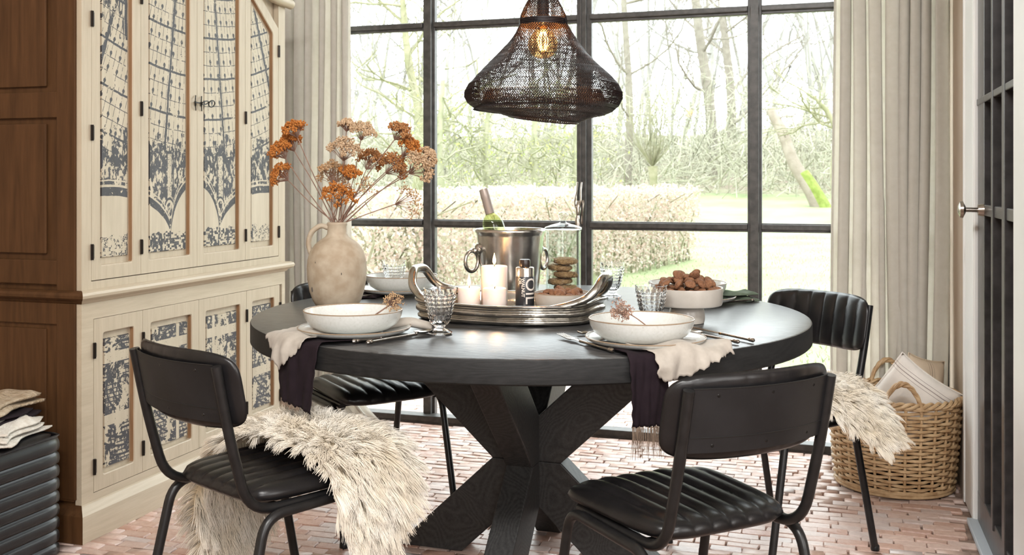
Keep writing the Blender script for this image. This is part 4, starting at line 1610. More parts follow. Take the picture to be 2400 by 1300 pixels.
# ---- dried sprigs on the two near plates
def sprig(label, pts, R, col, seed):
    q = random.Random(seed)
    t = thing('dried_sprig', label, 'dried sprig', pts[0])
    P = [Vector(p) - Vector(pts[0]) for p in pts]
    ax = (P[-1] - P[0]).normalized()
    st, fl = MB(), MB()
    for k in range(2):
        off = Vector((q.uniform(-.006, .006), q.uniform(-.006, .006), .004 * k))
        st.tube(smooth_path([p + off * (1 - i / len(P)) for i, p in enumerate(P)], 6), .0014, 5)
    c = P[-1]
    for i in range(60):
        d = Vector((q.gauss(0, 1), q.gauss(0, 1), q.gauss(0, 1))).normalized()
        tip = c + d * R * q.uniform(.6, 1.05)
        st.tube([c - ax * R * .7, c * .4 + tip * .6, tip], [.0008, .0006, .0005], 4)
        for _ in range(6):
            octa(fl, tip + Vector((q.gauss(0, 1), q.gauss(0, 1), q.gauss(0, 1))) * .003, q.uniform(.0012, .0024))
    st.build('stem', M['stem'], t, angle=60); fl.build('flower_head', FCOL[col], t, smooth=False)


sprig('brown dried sprig resting on the rim of the deep plate in front of the jug', [(-1.192, 2.444, .791), (-1.142, 2.47, .828), (-1.118, 2.482, .848)], .026, 's', 5)
sprig('dusky pink dried sprig lying in the deep plate by the cake stand', [(-.410, 2.49, .784), (-.464, 2.505, .822), (-.506, 2.506, .846)], .030, 'p', 6)

# ---- pressed-glass goblets
gp_o = [(0, .0), (.030, 0), (.033, .002), (.033, .005), (.026, .009), (.0145, .014), (.013, .018), (.018, .024)]
NZ = 26
for i in range(1, NZ + 1):
    t_ = i / NZ
    gp_o.append((.018 + .0035 + .0215 * t_ ** .75, .024 + .084 * t_))
gp_o += [(.0438, .117), (.0446, .1225)]
gp_i = [(.0432, .123), (.0418, .112), (.0385, .085), (.032, .055), (.022, .034), (.012, .029), (0, .028)]
n_o = len(gp_o)


def dia(r, z, a, i):
    if i < n_o and .026 < z < .108:
        k = math.sin(8 * a + z * 280) * math.sin(8 * a - z * 280)
        return r + .0030 * k * min(1, (z - .024) / .012)
    return r


gm = MB(); gm.lathe(gp_o + gp_i, 108, rmod=dia)
gme = gm.mesh('goblet', M['glass'], True, 60, weld=True)
for (x, y, r, lab) in ((-1.0, 2.516, .2, 'pressed-glass goblet in front of the silver tray beside the spoon'),
                       (-1.509, 3.351, .7, 'pressed-glass goblet between the jug and the tray on the far side'),
                       (-.473, 2.756, 1.3, 'pressed-glass goblet behind the deep plate with the dusky sprig'),
                       (-.737, 3.491, 2.2, 'pressed-glass goblet at the far table edge behind the tray handle')):
    o = bpy.data.objects.new('goblet', gme); o.location = (x, y, ZT + .0015); o.rotation_euler = (0, 0, r); link(o)
    tag(o, lab, 'glass', 'goblets of the four place settings')

# ---- silver tray
TR = thing('silver_tray', 'oval raw-aluminium tray with two arched handles and ribbed sides', 'tray', (-.923, 2.890, ZT), 0)
ta, tbb = .272, .190


def trayfn(prof):
    def fn(u, v):
        a = 2 * PI * u
        k = v * (len(prof) - 1); i = min(int(k), len(prof) - 2); f = k - i
        d = prof[i][0] * (1 - f) + prof[i + 1][0] * f; zz = prof[i][1] * (1 - f) + prof[i + 1][1] * f
        n = 2.5
        q = (abs(math.cos(a)) ** n + abs(math.sin(a)) ** n) ** (-1 / n)
        lift = 1 + .28 * abs(math.cos(a)) ** 7
        wob = 1 + .012 * math.sin(5 * a + 1) + .008 * math.sin(9 * a)
        if zz > .02: zz = .02 + (zz - .02) * lift
        return ((ta + d) * q * math.cos(a) * wob, (tbb + d) * q * math.sin(a) * wob, zz + .0012 * math.sin(7 * a + 3) * (zz > .01))
    return fn


tprof = [(-.26, .0), (-.05, .0), (-.022, .0), (-.006, .002), (.003, .008), (.004, .014), (-.002, .019), (.002, .023), (.009, .030), (.009, .038), (.003, .043), (.004, .047), (.011, .053), (.012, .057), (.007, .060), (.001, .058), (-.003, .048), (-.008, .030), (-.020, .015), (-.05, .012), (-.15, .012), (-.188, .012)]
b = MB(); b.grid(trayfn([(max(d, -.1899), z) for d, z in tprof]), 120, 64, cu=True, flip=True)
b.build('tray_body', M['tray'], TR, angle=None)
for s, top in ((1, .134), (-1, .140)):
    hb = MB()
    pth = smooth_path([(s * (ta - .110), -.166, .050), (s * (ta - .055), -.136, .060), (s * (ta - .014), -.100, .076), (s * (ta + .010), -.080, .100), (s * (ta + .022), -.045, top - .006), (s * (ta + .026), 0, top), (s * (ta + .022), .045, top - .006), (s * (ta + .010), .080, .100), (s * (ta - .014), .100, .076), (s * (ta - .055), .136, .060), (s * (ta - .110), .166, .050)], 6)
    m_ = len(pth)
    hb.tube(pth, [.007 + .0065 * math.sin(PI * i / (m_ - 1)) ** .4 for i in range(m_)], 12)
    hb.build('handle', M['tray'], TR)

# ---- candles
def candle(label, x, y, r, h, seed):
    t = thing('pillar_candle', label, 'candle', (x, y, ZT + .0135), 0, 'pillar candles on the tray')
    q = random.Random(seed)
    pr = [(0, 0), (r - .002, 0), (r, .002), (r, h - .003), (r - .0015, h - .0008), (r - .004, h), (r - .008, h - .003), (r * .5, h - .006), (0, h - .006)]
    MB().lathe(pr, 40).build('wax_body', M['wax'], t, angle=50, weld=True)
    MB().tube([(0, 0, h - .007), (.001, 0, h + .004), (.002, .001, h + .009)], .0011, 6).build('wick', M['wick'], t)
    f = MB(); f.lathe([(0, h + .003), (.0035, h + .007), (.0052, h + .013), (.0048, h + .019), (.0030, h + .027), (.0012, h + .034), (0, h + .039)], 14)
    f.build('flame', M['flame'], t, weld=True)
    d = bpy.data.lights.new('candle_glow', 'POINT'); d.energy = .15; d.color = (1, .55, .25); d.shadow_soft_size = .008
    o = bpy.data.objects.new('candle_glow', d); o.location = (0, 0, h + .050); link(o, t)


candle('tall blush pillar candle burning at the back of the tray', -.984, 2.925, .0405, .138, 1)
candle('short blush candle standing before the tall candle', -.945, 2.812, .0345, .083, 2)
candle('short blush candle left of the other two behind the goblet', -1.030, 2.826, .033, .081, 3)

# ---- oil bottle
ob = thing('oil_bottle', 'black and steel oil bottle lettered WALNUT OIL on the tray', 'bottle', (-.870, 2.871, ZT + .0135))
M['steel'] = pmat('polished_steel', (.62, .57, .52), .18, metal=1.0)
M['label_black'] = pmat('black_label', (.03, .03, .033), .3)
M['cap'] = pmat('dark_brown_cap', (.03, .018, .015), .25)
MB().lathe([(0, 0), (.0268, 0), (.0275, .0012), (.0275, .138), (.0268, .140), (.0235, .142), (0, .142)], 40).build('bottle_body', M['steel'], ob, weld=True)
MB().lathe([(.0277, .0165), (.0280, .0170), (.0280, .1135), (.0277, .114)], 48).build('label_band', M['label_black'], ob)
MB().lathe([(0, .142), (.0165, .142), (.0168, .144), (.0168, .158), (.0155, .163), (.012, .1645), (0, .1645)], 32).build('cap', M['cap'], ob, weld=True)
fdir = Vector((.870, -2.871, 0)).normalized(); rdir = Vector((-fdir.y, fdir.x, 0))


def wrapped_text(body, size, s0, z0, bold, mat):
    """letters turned a quarter clockwise and laid round the bottle; s is arc length to the right of its front"""
    cu = bpy.data.curves.new('lettering', 'FONT'); cu.body = body; cu.size = size; cu.offset = bold; cu.resolution_u = 4
    tmp = bpy.data.objects.new('tmp', cu); COL.objects.link(tmp)
    dg = bpy.context.evaluated_depsgraph_get()
    me = bpy.data.meshes.new_from_object(tmp.evaluated_get(dg))
    bpy.data.objects.remove(tmp)
    bm = bmesh.new(); bm.from_mesh(me)
    bmesh.ops.triangulate(bm, faces=bm.faces)
    for _ in range(5):
        bmesh.ops.subdivide_edges(bm, edges=[e for e in bm.edges if e.calc_length() > .0035], cuts=1)
        bmesh.ops.triangulate(bm, faces=bm.faces)
    for v in bm.verts:
        tx, ty = v.co.x, v.co.y
        s, z = s0 + ty, z0 - tx
        th = s / .028
        p = (fdir * math.cos(th) + rdir * math.sin(th)) * .02825
        v.co = (p.x, p.y, z)
    bm.to_mesh(me); bm.free()
    me.materials.append(mat)
    o = bpy.data.objects.new('lettering', me)
    link(o, ob)


M['letter'] = pmat('cream_lettering', (.66, .60, .54), .5)
wrapped_text('WALNUT', .0130, -.0095, .110, .0004, M['letter'])
wrapped_text('OIL', .0130, -.0195, .110, .0004, M['letter'])
wrapped_text('OIL', .0500, .0030, .1115, .0002, M['letter'])

# ---- bowl of biscuits on the tray
nb_c = (-.757, 2.889)
nb = thing('serving_bowl', 'small warm-grey bowl of spiced cookies at the handle end of the tray', 'bowl', (nb_c[0], nb_c[1], ZT + .0135))
MB().lathe([(0, .003), (.055, .003), (.058, 0), (.066, .002), (.079, .018), (.0845, .045), (.0855, .066), (.0835, .067), (.082, .046), (.075, .020), (.06, .009), (0, .008)], 64).build('bowl_body', M['ceramic_warm'], nb, angle=60, weld=True)
MB().tube([(.0845 * math.cos(a), .0845 * math.sin(a), .0668) for a in np.linspace(0, 2 * PI, 73)[:-1]], .0015, 6, closed=True).build('brown_rim', M['ceramic_rim'], nb)


def cookie_mesh(seed, r):
    q = random.Random(seed)
    bm = bmesh.new(); bmesh.ops.create_icosphere(bm, subdivisions=3, radius=1)
    ph = [q.uniform(0, 6) for _ in range(6)]
    for v in bm.verts:
        c = v.co
        k = 1 + .025 * math.sin(5 * c.x + ph[0]) * math.sin(4 * c.y + ph[1]) + .045 * math.sin(13 * c.x + ph[2]) * math.sin(12 * c.y + ph[3]) * math.sin(10 * c.z + ph[4])
        z = c.z * .62 if c.z > 0 else c.z * .40
        v.co = (c.x * k * r, c.y * k * r, z * k * r)
    me = bpy.data.meshes.new('spiced_cookie'); bm.to_mesh(me); bm.free()
    me.polygons.foreach_set('use_smooth', [True] * len(me.polygons)); me.materials.append(M['cookie'])
    return me


CK = [cookie_mesh(s, .0165) for s in range(5)]


def heap(center, z0, rad, layers, group, label, seed):
    q = random.Random(seed)
    k = 0
    for (rr, n, dz, ph) in layers:
        for i in range(n):
            a = 2 * PI * i / n + ph + q.uniform(-.12, .12)
            r = rr * rad + q.uniform(-.003, .003)
            o = bpy.data.objects.new('spiced_cookie', CK[k % 5])
            o.location = (center[0] + r * math.cos(a), center[1] + r * math.sin(a), z0 + dz + q.uniform(-.002, .003))
            o.rotation_euler = (q.uniform(-.9, .9), q.uniform(-.9, .9), q.uniform(0, 6))
            s = q.uniform(.88, 1.12); o.scale = (s, s, s)
            link(o); tag(o, label, 'cookie', group); k += 1


heap(nb_c, ZT + .0135 + .046, .085, [(.72, 10, 0.010, .2), (.38, 6, .016, .5), (.0, 1, .022, 0), (.55, 5, .022, .9)], 'spiced cookies in the tray bowl', 'small brown spiced cookie heaped in the warm-grey bowl on the tray', 3)

# ---- cake stand
cst = thing('cake_stand', 'glazed grey footed cake stand piled with spiced cookies', 'cake stand', (-.400, 2.936, ZT))
MB().lathe([(0, 0), (.046, 0), (.0495, .002), (.0515, .012), (.0515, .026), (.049, .040), (.044, .050), (.0405, .052), (.06, .052), (.094, .052), (.099, .054), (.1015, .060), (.1030, .100), (.1025, .103), (.0995, .103), (.098, .100), (.0965, .064), (.09, .058), (0, .058)], 72).build('stand_body', M['ceramic_warm'], cst, angle=45, weld=True)
heap((-.400, 2.936), ZT + .082, .1, [(.82, 15, .012, 0), (.50, 6, .016, .3), (.66, 12, .034, .2), (.34, 7, .040, .5), (.02, 1, .046, 0), (.30, 4, .056, .8)], 'spiced cookies on the cake stand', 'small brown spiced cookie piled on the footed cake stand', 8)

# ---- wine bucket and bottle
bu = thing('wine_cooler', 'brushed metal wine bucket with ring handles behind the candles', 'bucket', (-1.033, 3.239, ZT), .1)
MB().lathe([(0, .004), (.082, .004), (.086, 0), (.090, .003), (.092, .012), (.1125, .225), (.114, .232), (.119, .240), (.1195, .246), (.116, .250), (.111, .249), (.1095, .240), (.088, .012), (0, .010)], 72).build('bucket_body', M['bucket'], bu, angle=60, weld=True)
for s in (-1, 1):
    a0 = (PSI - .1) + (PI if s < 0 else 0) + (.55 if s > 0 else .30)
    d = Vector((math.cos(a0), math.sin(a0), 0)); tdir = Vector((-d.y, d.x, 0))
    mb_ = MB()
    mb_.blob(tuple(d * .107 + Vector((0, 0, .185))), .020, 2, (.9, .9, 1)); mb_.blob(tuple(d * .123 + Vector((0, 0, .178))), .011, 2)
    mb_.blob(tuple(d * .106 + tdir * .016 + Vector((0, 0, .192))), .010, 1); mb_.blob(tuple(d * .106 - tdir * .016 + Vector((0, 0, .192))), .010, 1)
    mb_.build('handle_mount', M['bucket'], bu)
    c = d * .134 + Vector((0, 0, .143))
    dd = (d * .85 + tdir * .5).normalized()
    MB().tube([c + dd * (.030 * math.cos(t)) + Vector((0, 0, .034 * math.sin(t))) + d * .0 for t in np.linspace(0, 2 * PI, 33)[:-1]], .0062, 10, closed=True).build('ring_handle', M['bucket'], bu)
wbm = thing('wine_bottle', 'pale white-wine bottle with a grey capsule leaning in the bucket', 'bottle', (-1.031, 3.243, ZT + .044))
wbm.rotation_euler = Euler((.0, -.27, PSI))
M['bottle_glass'] = pane_mat('pale_green_glass', (.80, .88, .58), .75)
MB().lathe([(0, 0), (.032, 0), (.036, .004), (.0365, .010), (.0368, .215), (.0360, .228), (.0330, .242), (.0270, .254), (.0195, .262), (.0155, .267), (.0142, .30), (0, .30)], 40).build('bottle_body', M['bottle_glass'], wbm, angle=60, weld=True)
MB().lathe([(.0150, .264), (.0158, .266), (.0152, .318), (.0158, .320), (.0158, .331), (.0150, .349), (.0144, .352), (0, .352)], 28).build('capsule', pmat('grey_capsule', (.36, .31, .28), .4, metal=.3), wbm, weld=True)
MB().lathe([(.0367, .06), (.0369, .061), (.0369, .15), (.0367, .151)], 40).build('paper_label', pmat('paper_label', (.75, .73, .68), .7), wbm)

# ---- biscuit jar
J = (-.901, 3.438)
jr = thing('biscuit_jar', 'lidded clear glass jar with a stack of oat biscuits at the far table edge', 'jar', (J[0], J[1], ZT + .0015))
MB().lathe([(0, .0), (.056, 0), (.060, .004), (.0615, .014), (.0615, .228), (.0630, .231), (.0630, .235), (.0595, .235), (.0585, .228), (.0585, .030), (.052, .022), (0, .020)], 64).build('jar_body', M['jar_glass'], jr, angle=50, weld=True)
MB().lathe([(0, .237), (.062, .237), (.066, .239), (.0665, .243), (.064, .247), (.050, .252), (.030, .258), (.014, .262), (.010, .266), (.0095, .272), (.014, .277), (.0185, .285), (.0185, .291), (.014, .297), (.006, .300), (0, .300)], 56).build('lid', M['jar_glass'], jr, angle=50, weld=True)


def biscuit_mesh(seed):
    from mathutils import noise as mnoise
    bm = bmesh.new(); bmesh.ops.create_icosphere(bm, subdivisions=4, radius=1)
    off = Vector((seed * 7.3, seed * 3.1, 0))
    for v in bm.verts:
        c = v.co.copy()
        rr = math.hypot(c.x, c.y)
        q_ = rr ** .55 / max(rr, 1e-6)          # flatten the faces, keep a blunt edge
        n1 = mnoise.noise(c * 3.2 + off); n2 = mnoise.noise(c * 9 + off)
        x, y = c.x * q_ * .0430, c.y * q_ * .0430
        k = 1 + .07 * n1 + .05 * n2
        z = math.copysign(abs(c.z) ** .8, c.z) * .0108 * (1 + .25 * n1) + (.0016 * n2 + .0010 * mnoise.noise(c * 18 + off)) * (1 if c.z > -.2 else .2)
        v.co = (x * k, y * k, max(z, -.0100) + .0105)
    me = bpy.data.meshes.new('oat_biscuit'); bm.to_mesh(me); bm.free()
    me.polygons.foreach_set('use_smooth', [True] * len(me.polygons)); me.materials.append(M['biscuit'])
    return me


ORD = ['lowest', 'second from the bottom', 'middle', 'second from the top', 'topmost']
z_ = ZT + .0245
for k in range(5):
    o = bpy.data.objects.new('oat_biscuit', biscuit_mesh(k)); q = random.Random(k + 40)
    sgn = (-1) ** k
    o.location = (J[0] + .009 * sgn + q.uniform(-.004, .004), J[1] + q.uniform(-.006, .006), z_)
    o.rotation_euler = (q.uniform(-.06, .06), q.uniform(-.06, .06), q.uniform(0, 6)); link(o)
    tag(o, 'round oat biscuit in the glass jar, %s of the stack of five' % ORD[k], 'biscuit', 'oat biscuits in the glass jar'); z_ += .0236


# ---- cutlery
def lay(t, a, b, z=.7645):
    """place a piece of cutlery, built along +x from its handle end, from a to b"""
    t.location = (a[0], a[1], z)
    t.rotation_euler = (0, 0, math.atan2(b[1] - a[1], b[0] - a[0]))


def handle_mb(L):
    m_ = MB()
    m_.tube([(0, 0, .0030), (.004, 0, .0034), (.010, 0, .0036), (.013, 0, .0036), (.016, 0, .0036), (.022, 0, .0034), (L * .8, 0, .0032), (L, 0, .0030)], [.0030, .0056, .0058, .0042, .0056, .0040, .0036, .0040], 10)
    return m_


def fork(label, a, b):
    t = thing('fork', label, 'fork'); L = math.dist(a, b); hl = L * .60
    handle_mb(hl).build('handle', M['cutlery'], t)
    h = MB()
    h.tube([(hl - .002, 0, .003), (hl + .012, 0, .004), (hl + .024, 0, .0045), (hl + .034, 0, .004)], [.004, .005, .0105, .0118], 12, flat=.16)
    for k in range(4):
        y = (k - 1.5) * .0062
        h.tube(smooth_path([(hl + .030, y, .004), (hl + .05, y, .003), (L, y * .92, .0075)], 4), [.0021] * 4 + [.0020] * 3 + [.0016, .0009], 6)
    h.build('tines', M['cutlery'], t); lay(t, a, b); return t


def knife(label, a, b, mat=None):
    t = thing('knife', label, 'knife'); L = math.dist(a, b); hl = L * .50
    handle_mb(hl).build('handle', M['cutlery'], t)
    k = MB()
    prof = [(hl - .004, -.004), (hl + .010, -.007), (L - .03, -.008), (L - .008, -.005), (L, .004), (L - .01, .006), (hl + .010, .006), (hl - .004, .004)]
    k.prism(prof, .0022, .0038)
    k.box((hl, 0, .003), (.006, .012, .006))
    k.build('blade', mat or M['cutlery'], t, smooth=False, bevel=.0005); lay(t, a, b); return t


def spoon(label, a, b):
    t = thing('spoon', label, 'spoon'); L = math.dist(a, b); hl = L - .062
    handle_mb(hl).build('handle', M['cutlery'], t)

    def bw(s):
        def fn(u, v):
            r = v; an = 2 * PI * u
            x = hl + .030 + .034 * r * math.cos(an); y = .0195 * r * math.sin(an) * (1 - .12 * math.cos(an))
            return (x, y, .0085 - .0065 * (1 - r * r) + s * .0006)
        return fn
    m_ = MB(); m_.grid(bw(1), 28, 8, cu=True); m_.grid(bw(-1), 28, 8, cu=True, flip=True)
    m_.tube([(hl - .004, 0, .003), (hl + .006, 0, .008)], .0035, 8)
    m_.build('spoon_bowl', M['cutlery'], t, angle=None, weld=True); lay(t, a, b); return t


knife('antique steel knife beside the spoon in front of the jug setting', (-1.146, 2.290), (-1.062, 2.452))
spoon('antique steel spoon whose bowl lies at the foot of the front goblet', (-1.103, 2.283), (-1.020, 2.512))
fork('antique steel fork left of the deep plate by the cake stand', (-.494, 2.353), (-.677, 2.55))
knife('bronze-bladed knife at the right of the deep plate by the cake stand', (-.187, 2.61), (-.372, 2.806), pmat('bronze_blade', (.30, .17, .07), .25, metal=1.0))
spoon('spoon half under the linen napkin beside the bronze-bladed knife', (-.221, 2.575), (-.375, 2.712))
fork('small dessert fork peeping out behind the deep plate by the cake stand', (-.530, 2.690), (-.640, 2.600))
fork('fork on the dark napkin behind the jug', (-1.575, 3.180), (-1.500, 3.360))
knife('knife on the bare far table top right of the cake stand', (-.250, 3.500), (-.440, 3.330))


# ---- napkins: cloths laid from under the plates over the table edge
def drape(t, name, mat, a0, a1, rho0, hang, off, seed, skew=0.0, flare=0.0, fray=.004, amp=.006, nu=48, nv=44, fringe=None):
    q = random.Random(seed)
    ph = [q.uniform(0, 6) for _ in range(8)]
    R2 = .85

    def path(s, o):
        """radial profile: (rho, z) at length s past rho0"""
        flat_ = R2 - .004 - rho0
        rr = .006 + o
        if s < flat_: return rho0 + s, ZT + o
        s -= flat_
        arc_ = rr * PI / 2
        if s < arc_:
            th = s / rr
            return R2 - .004 + rr * math.sin(th), ZT - .006 + rr * math.cos(th)
        return R2 - .004 + rr, ZT - .006 - (s - arc_)

    def fn(u, v):
        Ltot = (R2 - rho0) + hang(u) + fray * (math.sin(41 * u + ph[5]) + .7 * math.sin(97 * u + ph[6])) * .5
        s = v * Ltot
        fl = (R2 - rho0)
        past = max(0.0, s - fl)
        rho, z = path(s, off)
        w_ = (u - .5) * 2
        sk = skew * max(0.0, 1 - s / fl)
        al = a0 + (a1 - a0) * u + sk + flare * past * w_ + fray * .6 * math.sin(60 * v + ph[7]) * (abs(w_) ** 8)
        wave = amp * (math.sin(9 * u + ph[0] + 4 * v) * .6 + math.sin(19 * u + ph[1] - 6 * v) * .35 + .25 * math.sin(31 * u + 9 * v))
        rho += (wave + amp) * min(1, past / .04)
        z += (amp * .5 * (1 + math.sin(8 * u + 5 * v + ph[2]))) * (1 if past == 0 else max(0, 1 - past / .02)) * min(1.0, s / .03)
        return (TC[0] + rho * math.cos(al), TC[1] + rho * math.sin(al), z)
    b = MB(); b.grid(fn, nu, nv)
    o = b.build(name, mat, t, angle=None)
    s = o.modifiers.new('thick', 'SOLIDIFY'); s.thickness = .0018
    if fringe:
        fm = MB()
        for i in range(150):
            u = q.uniform(fringe[0], fringe[1]); p = Vector(fn(u, .985))
            fm.tube([p, p + Vector((q.uniform(-.003, .003), q.uniform(-.003, .003), -.008)), p + Vector((q.uniform(-.006, .006), q.uniform(-.006, .006), -fringe[2] * q.uniform(.6, 1.1)))], [.0006, .0006, .0003], 3, caps=False)
        fm.build('fringe', M['fringe'], t)['kind'] = 'stuff'


D2R = PI / 180
n1 = thing('aubergine_napkin', 'dark aubergine napkin hanging over the table edge at the jug setting', 'napkin')
drape(n1, 'napkin_cloth', M['aubergine'], -123.5 * D2R, -111.0 * D2R, .68, lambda u: .155 + .018 * u, .0035, 21, skew=5 * D2R, flare=-.15, fray=.003, fringe=(0, .62, .018))
n2 = thing('linen_napkin', 'frayed natural linen napkin over the dark one at the jug setting', 'napkin')
drape(n2, 'napkin_cloth', M['linen'], -127 * D2R, -114.5 * D2R, .64, lambda u: .012 + .075 * max(0, 1 - abs(u - .50) / .5) ** 1.0, .0105, 22, skew=-3.5 * D2R, flare=.2, fray=.007, amp=.009)
rl = MB()
rl.tube(smooth_path([(-1.160, 2.500, .776), (-1.105, 2.527, .787), (-1.060, 2.535, .781), (-1.022, 2.528, .776)], 6), [.012, .013, .014, .0145, .015, .0155, .016, .0165, .017, .017, .0165, .016, .0155, .015, .0145, .014, .0135, .013, .011], 12, flat=.8)
rl.build('rolled_end', M['linen'], n2)
n3 = thing('aubergine_napkin', 'dark fringed napkin hanging behind the near chair back', 'napkin')
drape(n3, 'napkin_cloth', M['aubergine'], -58.0 * D2R, -51.0 * D2R, .70, lambda u: .165, .0035, 23, skew=-1 * D2R, flare=-.05, fray=.003, fringe=(0, 1, .075))
n4 = thing('linen_napkin', 'frayed natural linen napkin draped over the edge beside the near chair', 'napkin')
drape(n4, 'napkin_cloth', M['linen'], -54.0 * D2R, -38.8 * D2R, .66, lambda u: .052 + .02 * math.sin(5 * u + .6) - .05 * max(0, u - .72), .0115, 24, skew=-4 * D2R, flare=.0, fray=.006, amp=.015)
crumpled('green_napkin', 'crumpled grey-green napkin behind the cake stand at the far edge', 'napkin', (-.345, 3.525, ZT + .002), .19, .12, .040, M['green_linen'], 31, 2, .003, .35)
crumpled('dark_napkin', 'crumpled dark napkin lying behind the jug under a fork', 'napkin', (-1.575, 3.255, ZT + .002), .10, .16, .008, M['aubergine'], 33, 1, .003, .35)

# ================================================================== pendant lamp
LC = (-.846, 2.984)
lamp = thing('pendant_lamp', 'bell-shaped pendant lamp knitted of dark wire with a glowing bulb over the table', 'lamp', (LC[0], LC[1], 0))
M['wire'] = pmat('dark_knitted_wire', (.012, .008, .009), .45, c2=(.025, .014, .013), scale=30, metal=.2)
lp = [(.036, 1.785), (.040, 1.745), (.045, 1.725), (.058, 1.699), (.068, 1.675), (.0705, 1.660), (.0705, 1.650), (.083, 1.627), (.105, 1.594), (.135, 1.561), (.170, 1.527), (.208, 1.492), (.230, 1.466), (.2405, 1.442), (.240, 1.424), (.230, 1.405), (.212, 1.389), (.190, 1.380), (.165, 1.376), (.140, 1.370), (.118, 1.362), (.108, 1.358)]
inner_ = [(.214, 1.391), (.199, 1.398), (.188, 1.412), (.180, 1.430), (.174, 1.446)]


def knit(prof, step, seed, name, sag=0.0):
    q = np.random.RandomState(seed)
    pr = np.array(prof); seg = np.r_[0, np.cumsum(np.hypot(np.diff(pr[:, 0]), np.diff(pr[:, 1])))]
    rows = int(seg[-1] / step)
    VS, FS, off = [], [], 0
    for i in range(rows + 1):
        s = i * step
        r = np.interp(s, seg, pr[:, 0]); z = np.interp(s, seg, pr[:, 1])
        r2 = np.interp(s + .001, seg, pr[:, 0]); z2 = np.interp(s + .001, seg, pr[:, 1])
        tr, tz = (r2 - r), (z2 - z); nn = math.hypot(tr, tz) + 1e-9; tr, tz = tr / nn, tz / nn
        waves = max(12, int(2 * PI * r / .0078))
        n = waves * 4
        a = np.linspace(0, 2 * PI, n + 1)
        ph = q.uniform(0, 6)
        w_ = step * .56 * np.sin(waves * a + ph)
        lump = .0035 * np.sin(3 * a + 1.1) * np.sin(s * 9) + .003 * np.sin(5 * a + s * 14) + .0022 * np.sin(8 * a - s * 30)
        tilt = 0
        if sag:
            tilt = sag * np.cos(a - .2) * min(1, max(0, (s - seg[-1] * .62) / (seg[-1] * .38)))
        rr = r + tr * w_ + lump * min(1, r / .1); zz = z + tz * w_ - tilt
        P = np.stack([rr * np.cos(a), rr * np.sin(a), zz], 1)[None]
        V, F = np_tubes(P, np.full((1, n + 1), .00106 * q.uniform(.85, 1.25)), 3)
        VS.append(V); FS.append(F + off); off += len(V)
    o = np_mesh(name, np.vstack(VS), np.vstack(FS), M['wire'], lamp, smooth=True)
    o['kind'] = 'stuff'
    return o


knit(lp, .0050, 3, 'wire_shade', sag=.012)
knit(inner_, .0048, 5, 'turned_in_hem')
MB().tube([(.108 * math.cos(a), .108 * math.sin(a), 1.358 - .012 * math.cos(a - .2)) for a in np.linspace(0, 2 * PI, 61)[:-1]], .0024, 6, closed=True).build('bottom_ring', M['wire'], lamp)
nb_ = MB()
for zz in (1.648, 1.653, 1.658, 1.663):
    nb_.tube([(.0712 * math.cos(a), .0712 * math.sin(a), zz) for a in np.linspace(0, 2 * PI, 61)[:-1]], .0026, 6, closed=True)
nb_.build('neck_ring', M['wire'], lamp)
MB().lathe([(0, 1.665), (.017, 1.665), (.0185, 1.668), (.0185, 1.745), (.014, 1.752), (.004, 1.758), (0, 1.758)], 24).build('socket', M['black'], lamp, weld=True)
MB().tube([(0, 0, 1.75), (0, 0, 2.4), (0, 0, 3.04)], .0032, 8).build('cord', M['black'], lamp)
M['amber'] = pane_mat('amber_bulb_glass', (1.0, .72, .42), 1.2)
MB().lathe([(.0125, 1.664), (.0130, 1.648), (.020, 1.636), (.034, 1.622), (.0445, 1.604), (.0475, 1.588), (.044, 1.571), (.033, 1.556), (.017, 1.547), (0, 1.545)], 32).build('bulb', M['amber'], lamp, weld=True)
MB().lathe([(.0128, 1.640), (.0136, 1.642), (.0136, 1.666), (.0128, 1.667)], 20).build('bulb_collar', pmat('brass', (.6, .38, .14), .3, metal=1), lamp)
fm = MB()
for k in range(6):
    a = 2 * PI * k / 6
    fm.tube(smooth_path([(.007 * math.cos(a), .007 * math.sin(a), 1.628), (.015 * math.cos(a + .3), .015 * math.sin(a + .3), 1.600), (.008 * math.cos(a + .6), .008 * math.sin(a + .6), 1.570)], 4), .0013, 5)
fm.build('filament', pmat('glowing_filament', (1, .6, .25), .5, emit=((1.0, .50, .16), 60)), lamp)
d = bpy.data.lights.new('bulb_glow', 'POINT'); d.energy = 1.3; d.color = (1, .42, .14); d.shadow_soft_size = .02
o = bpy.data.objects.new('bulb_glow', d); o.location = (0, 0, 1.60); link(o, lamp)

# ================================================================== the garden outside
def ground_z(x, y):
    return -.012 + max(0.0, (y - 22)) * .08 + .02 * math.sin(x * 1.3 + y) * (y > 9)


M['lawn'] = pmat('spring_lawn', (0.20, 0.245, 0.115), .9, c2=(.28, .32, .165), scale=.9, detail=5, bmp=(60, .6, .02))
M['litter'] = pmat('leaf_litter_bank', (0.21, 0.165, 0.125), .95, c2=(.26, .26, .16), scale=.7, detail=6, bmp=(20, .8, .05))
gr = struct('ground')
b = MB(); b.grid(lambda u, v: (-32 + 52 * u, 6.6 + 25.5 * v ** 1.4, ground_z(-32 + 52 * u, 6.6 + 25.5 * v ** 1.4)), 50, 60)
b.build('lawn', M['lawn'], gr, angle=None)
b = MB(); b.grid(lambda u, v: (-50 + 75 * u, 32 + 60 * v, ground_z(-50 + 75 * u, 32 + 60 * v) + .25 * math.sin(3 * u * 9 + v * 4))  , 50, 40)
b.build('bank', M['litter'], gr, angle=None)
M['terrace_brick'] = brick_material('terrace_brick', [(0.46, 0.30, 0.24), (0.50, 0.36, 0.29), (0.52, 0.40, 0.35), (0.54, 0.44, 0.38), (0.48, 0.43, 0.40)])
MB().box((-1.5, 5.66, -.075), (6, 1.94, .09)).build('terrace_bed', M['mortar'], gr, smooth=False)
